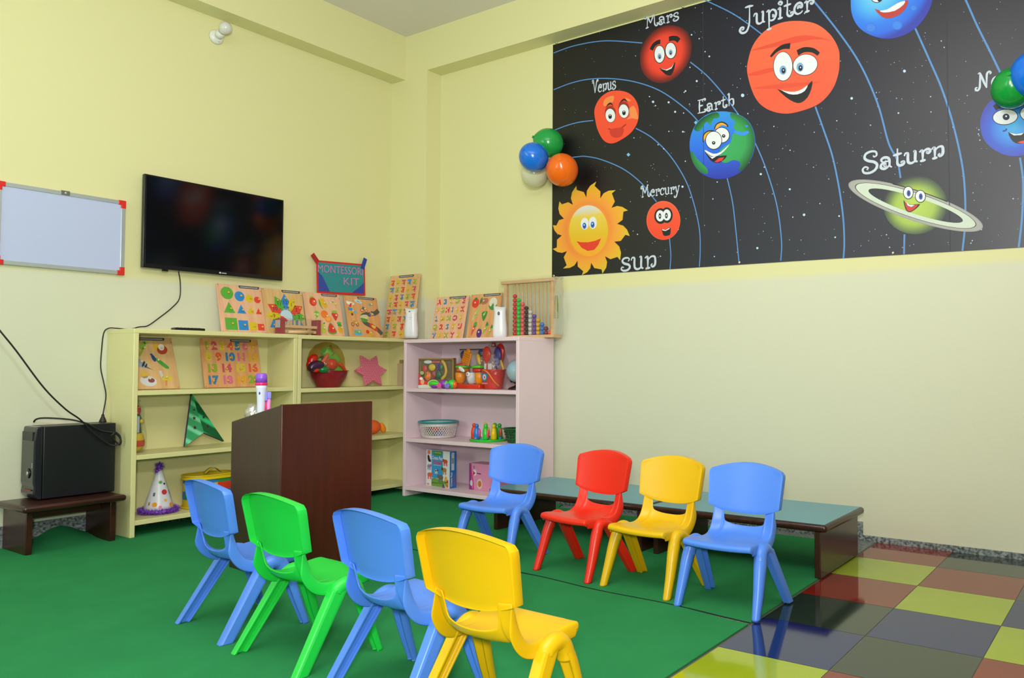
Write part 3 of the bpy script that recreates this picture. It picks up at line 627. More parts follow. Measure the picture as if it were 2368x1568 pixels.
t, X, Y, h = bench('low_bench', 'small dark brown wooden bench carrying the black computer tower', 'bench', -2.655, -.345, -2.185, -.014, .250, 1, None)
for s in (-1, 1):
    b = MB(); xx = s*(X-.045); b.box(xx-.014, -Y+.05, 0, xx+.014, Y-.002, h-.034, BRN, .003); b.build('leg_panel', t)
b = MB(); b.box(-X+.06, -.01, h-.085, X-.06, .008, h-.034, BRN); b.build('rail', t)

# ================================================================ lectern
LW = wood('lectern_veneer', '481b10', '40170e', .27, (25, 25, 2)); LS = wood('lectern_veneer_side', '44291f', '38211a', .3, (25, 25, 2))
ang = math.atan2(-1.82+1.779, -1.787+2.235)
t = thing('lectern', 'dark reddish brown wooden lectern with a sloping top', 'lectern', (-2.235, -1.779, .005), ang)
Wd, Dp, Hf, Hb = .45, .451, .760, .668
def sidep(x0, x1, m):
    b = MB(); P = [(0, 0), (Dp, 0), (Dp, Hb), (0, Hf)]
    a = b.verts([(x0, y, z) for y, z in P]); c = b.verts([(x1, y, z) for y, z in P]); i = b.mi(m)
    b.face(a[::-1], i); b.face(c, i)
    for k in range(4): b.face([a[k], a[(k+1) % 4], c[(k+1) % 4], c[k]], i)
    return bev(b.build('side_panel', t), .004)
sidep(0, .018, LS); sidep(Wd-.018, Wd, LS)
b = MB(); b.box(.0002, -.002, 0, Wd-.0002, .018, Hf, LW, .004); b.build('front_panel', t)
b = MB(); i = b.mi(LW)
a = b.verts([(.018, .018, Hf-.045), (Wd-.018, .018, Hf-.045), (Wd-.018, Dp, Hb-.045), (.018, Dp, Hb-.045)]); c = b.verts([(.018, .018, Hf-.06), (Wd-.018, .018, Hf-.06), (Wd-.018, Dp, Hb-.06), (.018, Dp, Hb-.06)])
b.face(a, i); b.face(c[::-1], i)
for k in range(4): b.face([a[k], c[k], c[(k+1) % 4], a[(k+1) % 4]], i)
b.build('sloping_top', t)
b = MB(); b.box(.018, Dp-.018, 0, Wd-.018, Dp-.002, Hb-.001, LW); b.build('back_panel', t)
LECT = t
def onlect(u, v): # point on the sloping top, u across, v back
    c, s = math.cos(ang), math.sin(ang); z = Hf-.045+(Hb-Hf)*(v-.018)/(Dp-.018)+.005
    return Vector((-2.235+c*u-s*v, -1.779+s*u+c*v, z))
# toy microphone
q = onlect(.047, .27)
t = thing('toy_microphone', 'white toy microphone with purple head standing on the lectern', 'toy', (q.x, q.y, q.z+.014), ang)
b = MB(); b.lathe([(.0165, -.010), (.0165, .004), (.0175, .03), (.017, .08), (.019, .12), (.0225, .15), (.0245, .165)], (0, 0, 0), pl('d6dcee', .2), 24); b.build('body', t)
b = MB(); b.lathe([(.0255, .163), (.0262, .166), (.0262, .172), (.0255, .175)], (0, 0, 0), pl('e0206a'), 24); b.build('collar', t)
b = MB(); b.lathe([(.0250, .174), (.0245, .20), (.0225, .213), (.018, .218)], (0, 0, 0), pl('8a50cc'), 24); b.build('head', t)
b = MB(); b.ball((.0145, -.009, .06), .0078, pl('e8246e'), 12, .7, .9, 4.2); b.ball((.0165, -.010, .128), .0075, pl('d8205c'), 12, .7, .9, 1.7); b.build('grip_stripe', t)
b = MB(); b.box(.008, -.018, .092, .021, .0, .136, pl('9a98ee'), .002); b.build('clip', t)
b = MB(); b.box(.022, -.019, .100, .039, .0, .132, pl('9a98f4'), .003); b.lathe([(.009, .01), (.0095, .1)], (.031, -.008, 0), pl('f08ad0'), 14); b.build('handle', t)
b = MB(); b.ball((-.0135, -.0125, .128), .005, pl('5a2c9a'), 12, .8, .8, 1.5); b.ball((-.014, -.015, .150), .0022, pl('5a5a66'), 8); b.build('switch', t)
q = onlect(.035, .335)
t = thing('plastic_wrapped_packet', 'crumpled clear plastic wrap with brown packet on the lectern behind the toy microphone', 'packet', (q.x+.02, q.y, q.z+.014), ang)
b = MB(); b.ball((.03, -.02, .028), .028, mat('kraft_brown', '7a4a1c', .7, noise=.2), 14, 1.2, 1, .8); b.build('packet', t)
b = MB(); rg = random.Random(3); b.ball((-.004, .0, .048), .036, clear('crinkled_wrap', 'f6f6f0', .32), 14, 1.2, 1.0, 1.15)
for v in b.bm.verts: v.co += Vector((rg.uniform(-1, 1), rg.uniform(-1, 1), rg.uniform(-1, 1)))*.008
o = b.build('wrap', t)

# ================================================================ shelf units
YS = mat('yellow_painted_board', 'dcd69a', .4, noise=.02, nscale=6); PK = mat('pink_painted_board', 'e8cfd8', .4, noise=.02, nscale=6)
def shelf_unit(label, L, D, H, levels, m, loc, rz, th=.026):
    """origin at front-left floor corner; x along the front, y into depth"""
    t = thing('open_shelf_unit', label, 'shelf unit', loc, rz)
    for x in (0, L-th): bb = MB(); bb.box(x, 0, 0, x+th, D, H-.0005, m, .003); bb.build('side_panel', t)
    bb = MB(); bb.box(-.001, -.002, H-th, L+.001, D, H, m, .004); bb.build('top_panel', t)
    bb = MB(); bb.box(th, D-.012, .03, L-th, D-.002, H-th, m); bb.build('back_panel', t)
    for z in levels: bb = MB(); bb.box(th, .002, z-th, L-th, D-.012, z, m, .003); bb.build('shelf', t)
    return t
ZA = (.797, .447, .094); ZBs = (.785, .433, .074); ZP = (.773, .417, .075); HA, HB, HP = 1.1365, 1.134, 1.121
shelf_unit('yellow open shelf unit under the television, left of the two yellow ones', .999, .304, HA-.005, [z-.005 for z in ZA], YS, (-2.150, -.306, .005), 0)
shelf_unit('yellow open shelf unit in the corner holding the vegetable bowl', .998, .290, HB-.005, [z-.005 for z in ZBs], YS, (-1.147, -.306, .005), 0)
shelf_unit('pale pink open shelf unit standing against the right wall', 1.085, .362, HP-.005, [z-.005 for z in ZP], PK, (-.380, -.431, .005), -PI/2)

# ================================================================ television, whiteboard, sign, bulb holder
TV = mat('tv_black', '0c0d10', .25); SCR = mat('tv_screen', '050608', .10, spec=.5)
TVc = [on(p, 'y', -.060) for p in ((332, 400), (657, 460), (651, 650), (323, 620))]; cx, cz = sum(p.x for p in TVc)/4, sum(p.z for p in TVc)/4
t = thing('television', 'black flat screen television mounted on the wall above the shelves', 'television', (cx+.008, -.0005, cz), 0)
w2, h2 = .447, .273
b = MB(); b.box(-w2, -.058, -h2, w2, -.030, h2, TV, .004); b.build('casing', t)
b = MB(); b.box(-w2+.012, -.0595, -h2+.026, w2-.012, -.0575, h2-.010, SCR); b.build('screen', t)
b = MB(); b.box(-.20, -.03, -.12, .20, 0, .12, TV); b.build('wall_bracket', t)
b = MB(); b.box(-.33, -.052, -h2-.010, -.30, -.038, -h2, TV); b.build('sensor', t)
b = MB(); g = mat('silver_print', 'd8d8dc', .4); b.T = Matrix.Translation((.02, -.0605, -h2+.012)) @ Matrix.Rotation(PI/2, 4, 'X'); b.prism([(-.010*1.4, -.003), (-.002, -.0045), (0, .001), (-.006, .006), (-.012, .004)], .0005, g)
for k in range(5): b.prism([(.004+k*.0062, -.003), (.0088+k*.0062, -.003), (.0088+k*.0062, .002), (.004+k*.0062, .002)], .0005, g)
b.build('logo', t)
CORD = mat('black_cable', '0c0c0e', .5)
def cable(name, label, pts, r, extra=None):
    t = thing(name, label, 'cable', tuple(pts[0])); b = MB(); o = Vector(pts[0]); b.tube([p-o for p in catmull(pts, 8)], r, CORD, 8); b.build('cord', t); return t, o
P = [on(p, 'y', y) for p, y in (((413, 628), -.030), ((417, 655), -.016), ((415, 690), -.012), ((397, 712), -.012), ((368, 735), -.012), ((342, 753), -.012), ((322, 756), -.02))]
P += [Vector((-2.05, -.035, HA+.006)), Vector((-2.12, -.04, HA+.008)), on((252, 759), 'y', -.03), on((240, 770), 'y', -.03), on((235, 810), 'y', -.02), on((233, 850), 'y', -.02), on((240, 885), 'y', -.03), on((245, 915), 'y', -.06), on((240, 948), 'y', -.075), on((238, 958), 'y', -.075)]
t, o = cable('power_cord', 'thin black cord hanging from the television over the shelf top to its plug', P, .0032)
q = P[-1]-o; b = MB(); b.lathe([(.006, 0), (.008, -.012), (.017, -.035), (.019, -.047), (.012, -.049)], (q.x, q.y, q.z), CORD, 14); b.build('plug', t)
# whiteboard
WB = mat('whiteboard_surface', 'b9c2e2', .3, noise=.02, nscale=2); AL = mat('brushed_aluminium', 'c4ccd2', .3, metal=.6, noise=.04); RC = pl('d42a22')
y0, z0, z1, xr, xl = -.004, 1.452, 1.876, -2.078, -2.692
t = thing('whiteboard', 'white marker board with aluminium frame and red corners at the left edge', 'whiteboard', ((xl+xr)/2, y0, (z0+z1)/2)); X = (xr-xl)/2; Z = (z1-z0)/2
b = MB(); b.box(-X+.01, -.012, -Z+.01, X-.01, 0, Z-.01, WB); b.build('writing_surface', t)
b = MB()
for a in ((-X, -Z, X, -Z+.022), (-X, Z-.022, X, Z), (-X, -Z, -X+.022, Z), (X-.022, -Z, X, Z)): b.box(a[0], -.017, a[1], a[2], -.001, a[3], AL, .002)
b.build('frame', t)
for sx in (-1, 1):
    for sz in (-1, 1):
        b = MB(); b.T = Matrix.Translation((sx*X, 0, sz*Z)) @ Matrix.Diagonal((-sx, 1, -sz, 1)); b.box(-.002, -.019, -.002, .038, -.0005, .024, RC, .003); b.box(-.002, -.019, .02, .024, -.0005, .044, RC, .003); b.build('corner_cap', t)
b = MB(); b.box(-.02, -.0195, Z-.02, .022, -.016, Z+.004, mat('steel_clip', '8a8a80', .35, metal=.8)); b.ball((.002, -.0195, Z-.008), .006, AL, 10, 1, .4, 1); b.build('hanging_clip', t)
# sign
TL, TR, BR, BL = [on(p, 'y', -.02) for p in ((731, 603), (843, 610), (846, 685), (731, 677))]
C0 = (TL+TR+BR+BL)/4; Xv = ((TR-TL)+(BR-BL)).normalized(); hw, hh = (TR-TL).length/2, ((TL-BL).length+(TR-BR).length)/4
t = thing('handmade_sign', 'handmade teal card sign with red border taped above the puzzle boards', 'sign')
frame(t, (C0.x, -.0225, C0.z), Xv, (-Xv.z, 0, Xv.x))
GLT = mat('blue_glitter_card', '1440b4', .35, noise=.4, nscale=400, spec=.8)
b = MB(); b.box(-hw, -hh, -.002, hw, hh, 0, mat('red_card', 'cc2226', .6)); b.build('card', t)
b = MB(); b.box(-hw+.014, -hh+.016, 0, hw-.014, hh-.014, .0012, mat('teal_card', '2c8a92', .7, noise=.05)); b.build('panel', t)
b = MB(); b.prism([(-hw+.014, -hh+.016), (-hw+.105, -hh+.016), (-hw+.05, 0), (-hw+.014, .035)], .0022, GLT, z0=.0002); b.build('corner_decoration', t); b = MB(); b.prism([(hw-.014, -hh+.016), (hw-.014, -.02), (hw-.045, -.05), (hw-.12, -hh+.016)], .0022, GLT, z0=.0002); b.build('corner_decoration', t)
b = MB(); b.text('MONTESSORI', .078, -.006, hh-.060, .0013, mat('pink_glitter_letters', 'd878c0', .5, noise=.15, nscale=300), .001, -.001, wide=.385); b.text('KIT', .078, .082, -.022, .0013, mat('pink_glitter_letters', 'd878c0'), .001, -.001, wide=.135); b.build('lettering', t)
b = MB(); b.T = Matrix.Translation((-hw+.0, hh-.004, .001)) @ Matrix.Rotation(2.25, 4, 'Z'); b.box(-.015, -.018, 0, .055, .016, .0016, mat('red_tape', 'a81c20', .5)); b.build('tape', t)
b = MB(); b.T = Matrix.Translation((hw-.016, hh-.01, .001)) @ Matrix.Rotation(1.2, 4, 'Z'); b.box(-.028, -.016, 0, .058, .016, .0016, mat('blue_tape', '1238a0', .4)); b.build('tape', t)
# bulb holder
q = on((499, 86), 'y', 0); t = thing('wall_lamp', 'white round lamp holder with frosted bulb high on the wall', 'lamp', (q.x, -.0005, q.z))
WP = pl('dcdcd2', .35); b = MB(); b.lathe([(.046, 0), (.046, .010), (.041, .020), (.028, .028)], (0, 0, 0), WP, 28); b.T = Matrix(); o = b.build('base', t); o.rotation_euler = (PI/2, 0, 0)
R = Matrix.Translation((.004, -.026, .006)) @ Matrix.Rotation(PI/2-.55, 4, 'X') @ Matrix.Rotation(.12, 4, 'Y')
b = MB(); b.T = R; b.lathe([(.026, -.006), (.026, .024), (.022, .028)], (0, 0, 0), WP, 24); b.build('socket', t)
b = MB(); b.T = R; b.lathe([(.016, .028), (.022, .038), (.033, .054), (.038, .072), (.035, .090), (.022, .104), (.004, .109)], (0, 0, 0), mat('frosted_glass_bulb', 'cfd0c8', .18, spec=.6), 24); b.build('bulb', t)
b = MB(); b.box(.0, -.025, -.034, .012, -.014, -.026, mat('dark_slot', '6a6a58', .5)); b.build('screw', t)

# ================================================================ balloons
def balloon(px, r, xw, col, lab, grp, tilt=(0, 0), tr=0):
    q = on(px, 'x', xw); t = thing('balloon', lab, 'balloon', q, 0, grp)
    m = mat('balloon_'+col, col, .2, spec=.5, noise=.02)
    b = MB(); b.lathe([(.0, r), (r*.35, r*.94), (r*.68, r*.74), (r*.9, r*.42), (r, 0), (r*.95, -r*.36), (r*.78, -r*.70), (r*.5, -r*.95), (r*.2, -r*1.10), (.004, -r*1.16)], (0, 0, 0), m, 32, capa=False, capb=False)
    o = b.build('latex_body', t); o.modifiers.new('smooth', 'SUBSURF').render_levels = 1; o.rotation_euler = (tilt[0], tilt[1], 0)
    b = MB(); b.lathe([(.004, -r*1.13), (.010, -r*1.2), (.011, -r*1.22)], (0, 0, 0), m, 12); o2 = b.build('knot', t); o2.rotation_euler = o.rotation_euler
g = 'balloons at the left edge of the banner'
balloon((1237, 402), .094, -.105, 'd9d8b4', 'pale whitish balloon at the bottom of the cluster by the banner edge', g, (.0, 2.0))
balloon((1270, 331), .100, -.105, '1f9a44', 'green balloon topmost in the cluster at the left edge of the banner', g, (.6, 1.9))
balloon((1235, 364), .098, -.262, '1c70d8', 'blue balloon in the cluster at the left edge of the banner', g, (.0, 1.8))
balloon((1300, 394), .110, -.165, 'ee6c14', 'orange balloon beside the printed sun', g, (-.5, 1.9))
g = 'balloons at the right edge of the banner'
balloon((2341, 205), .096, -.15, '14963a', 'green balloon in front of the planet at the right frame edge', g, (0, 1.9))
balloon((2392, 172), .108, -.20, '1470e0', 'blue balloon cut by the right frame edge', g, (0, 1.8))

# ================================================================ computer tower and its cable
CP = mat('tower_black_steel', '101317', .38, noise=.1); CG2 = mat('tower_gloss_black', '24262a', .12); 
t = thing('computer_tower', 'black desktop computer tower standing on the small brown bench', 'computer', (-2.352, -.108, .2505), math.radians(-1.5))
b = MB(); b.box(-.165, -.085, .004, .172, .085, .372, CP, .004); b.build('case', t)
b = MB(); P = [(-.165, 0), (-.165, .372), (-.196, .368), (-.204, .30), (-.205, .085), (-.2, .065), (-.205, .03), (-.18, .0)]
i = b.mi(CG2); a = b.verts([(x, -.083, z+.002) for x, z in P]); c = b.verts([(x, .083, z+.002) for x, z in P]); b.face(a, i); b.face(c[::-1], i)
for k in range(len(P)): b.face([a[k], c[k], c[(k+1) % len(P)], a[(k+1) % len(P)]], i)
o = bev(b.build('front_panel', t), .008, 3)
b = MB(); b.box(-.207, -.066, .30, -.20, .066, .345, CP, .001); b.build('drive_bay', t)
b = MB(); b.lathe([(.026, 0), (.024, .004), (.015, .005)], (0, 0, 0), mat('dark_ring', '0b0c0e', .2), 24); b.lathe([(.011, .003), (.010, .007), (.004, .008)], (0, 0, 0), mat('silver_button', 'b4b8a8', .3, metal=.5), 20)
o = b.build('power_button', t); o.location = (-.2052, -.022, .135); o.rotation_euler = (0, -PI/2, 0)
b = MB(); b.box(-.2075, -.06, .048, -.2045, .03, .054, mat('red_trim', '8a2018', .4)); b.build('trim_line', t)
b = MB(); b.box(-.2072, -.070, .165, -.205, -.066, .19, mat('silver_button', 'b4b8a8')); b.build('indicator', t)
P = [Vector((-3.02, -.006, 1.62)), Vector((-2.98, -.05, 1.45))] + [on(p, 'y', y) for p, y in (((-60, 690), -.17), ((0, 765), -.21), ((38, 812), -.212), ((100, 895), -.214), ((150, 945), -.214), ((185, 970), -.212), ((215, 1000), -.212), ((245, 1023), -.216), ((262, 1030), -.225), ((277, 1024), -.235), ((278, 1010), -.235), ((268, 1000), -.23), ((262, 1004), -.232), ((258, 1010), -.228), ((276, 1028), -.23), ((279, 1016), -.233), ((266, 1002), -.228), ((238, 997), -.215), ((220, 990), -.212), ((205, 981), -.21), ((185, 975), -.20), ((160, 970), -.17), ((120, 967), -.13), ((95, 967), -.10), ((83, 970), -.075), ((78, 976), -.06))]
cable('long_cable', 'thick black cable looping across the computer tower from the left frame edge', P, .0042)
# ================================================================ wooden peg puzzle boards
PB = {k: wood('puzzle_wood_'+k, a, c, .3, (26, 2.2, 20)) for k, a, c in (('pink', 'e6b896', 'dca684'), ('tan', 'dcb680', 'd0a46c'), ('orange', 'dca672', 'd0945e'))}
KN = mat('yellow_peg', 'dcae3c', .35); KN2 = mat('natural_peg', 'e6cf98', .4); INK = pm('2a2c34'); 
def board(label, w, h, origin, X, Y, wd, foil=(.5, .95), th=.009, titl=True):
    t = thing('peg_puzzle', label, 'puzzle', group='wooden peg puzzle boards'); frame(t, origin, X, Y)
    b = MB(); b.box(0, 0, 0, w, h, th, PB[wd], .0012); b.build('board', t)
    b = MB(); z = th+.0002; b.poly([(w*foil[0], h-.020, z), (w*foil[1]-.008, h-.020, z), (w*foil[1], h-.013, z), (w*foil[1], h-.003, z), (w*foil[0]-.004, h-.003, z), (w*foil[0]-.006, h-.01, z)], INK)
    k = w*foil[0]+.004
    rr = random.Random(int(w*1000+h*777))
    while k < w*foil[1]-.012: l = rr.choice((.002, .003)); b.poly([(k, h-.015, z+.0001), (k+l, h-.015, z+.0001), (k+l, h-.008, z+.0001), (k, h-.008, z+.0001)], pm('c8ccd0')); k += l+.0014
    b.build('printed_strip', t)
    for c in ((.008, .008), (w-.008, .008), (.008, h-.008), (w-.006, h-.03)): b = MB(); b.prism([(c[0]+.003*math.cos(a*PI/3), c[1]+.003*math.sin(a*PI/3)) for a in range(6)], .0004, pm('c43a30'), z0=th); b.build('corner_dot', t)
    t['th'] = th; t['w'] = w; t['h'] = h; return t
def piece(t, fn, peg=None, pm_=None, name='puzzle_piece', lab=None):
    b = MB(); b.T = Matrix.Translation((0, 0, t['th'])); fn(b); o = b.build(name, t, recalc=False)
    if peg:
        b = MB(); b.lathe([(.003, 0), (.003, .004), (.0065, .008), (.0068, .011), (.004, .014)], (peg[0], peg[1], t['th']+.001), pm_ or KN, 12); b.build('knob', o)
    return o
def E(b, cx, cy, rx, ry, m, rot=0, z=.0012, n=24):
    cr, sr = math.cos(rot), math.sin(rot); b.prism([(cx+rx*math.cos(2*PI*k/n)*cr-ry*math.sin(2*PI*k/n)*sr, cy+rx*math.cos(2*PI*k/n)*sr+ry*math.sin(2*PI*k/n)*cr) for k in range(n)], z, m)
def G(b, pts, m, sm=5, z=.0012):
    q = catmull([(x, y, 0) for x, y in pts], sm, True) if sm else [Vector((x, y, 0)) for x, y in pts]; b.prism([(p.x, p.y) for p in q], z, m)
def onwall_tv(x0, w, off, z, y=-.012):
    """board leaning on the television wall: bottom-left corner x0, foot off metres from the wall"""
    return (x0, y-off, z), (1, 0, 0)
L3 = .322
def up_tv(off, L): return (0, off/L, math.sqrt(1-(off/L)**2))
def up_rw(off, L): return (off/L, 0, math.sqrt(1-(off/L)**2))
c = dict(g='58a838', b='2a86d0', y='d6bc20', r='e04438', p='c0306a', o='f08a28')
# shapes
t = board('pinkish wooden peg puzzle of circles, triangles and squares', .302, L3, (-1.538, -.088, HA+.0005), (1, 0, 0), up_tv(.075, L3), 'pink')
S = .302/560*1  # board width over 560 design units
for k, (col, x, y, r) in enumerate((('g', .062, .262, .041), ('b', .144, .246, .033), ('y', .210, .236, .0265), ('r', .264, .230, .022))): piece(t, lambda b: E(b, x, y, r, r, pm(c[col])), (x+.006, y+.002))
for k, (col, x, y, s) in enumerate((('g', .066, .132, .037), ('b', .146, .132, .030), ('y', .210, .134, .024), ('r', .264, .134, .020))): piece(t, lambda b: G(b, [(x-s, y), (x+s, y), (x, y+s*1.95)], pm(c[col]), 0), (x+.006, y+s*.7))
for k, (col, x, y, s) in enumerate((('g', .068, .060, .039), ('b', .148, .054, .032), ('y', .215, .050, .026), ('r', .268, .046, .022))): piece(t, lambda b: G(b, [(x-s, y-s), (x+s, y-s), (x+s, y+s), (x-s, y+s)], pm(c[col]), 0), (x+.004, y))
# clock flower
t = board('tan wooden clock puzzle with numbered petals in four colours', .298, .316, (-1.232, -.082, HA+.0005), (1, 0, 0), up_tv(.068, .316), 'tan')
fc = (.160, .128); piece(t, lambda b: E(b, fc[0], fc[1], .050, .058, pm('bcd8e8')), None, name='clock_centre')
for k, (n, col) in enumerate((('12', 'b'), ('1', 'y'), ('2', 'r'), ('3', 'g'), ('', 'b'), ('', 'y'), ('', 'r'), ('', 'g'), ('8', 'b'), ('9', 'y'), ('10', 'r'), ('11', 'g'))):
    a = PI/2-k*PI/6; ca, sa = math.cos(a), math.sin(a)
    def L(u, v): return (fc[0]+ca*u-sa*v, fc[1]+(sa*u+ca*v)*1.06)
    def f(b):
        G(b, [L(.044, -.011), L(.066, -.015), L(.100, -.032), L(.150, 0), L(.100, .032), L(.066, .015), L(.044, .011)], pm(c[col]), 0)
        q = L(.060, -.018); E(b, q[0], q[1], .008, .008, pm(c[col]), n=12)
        if n: q = L(.092, 0); b.text(n, .036, q[0], q[1], .0014, INK)
    if fc[1]+sa*.13 > .02: piece(t, f, L(.118, .0) if n else None)
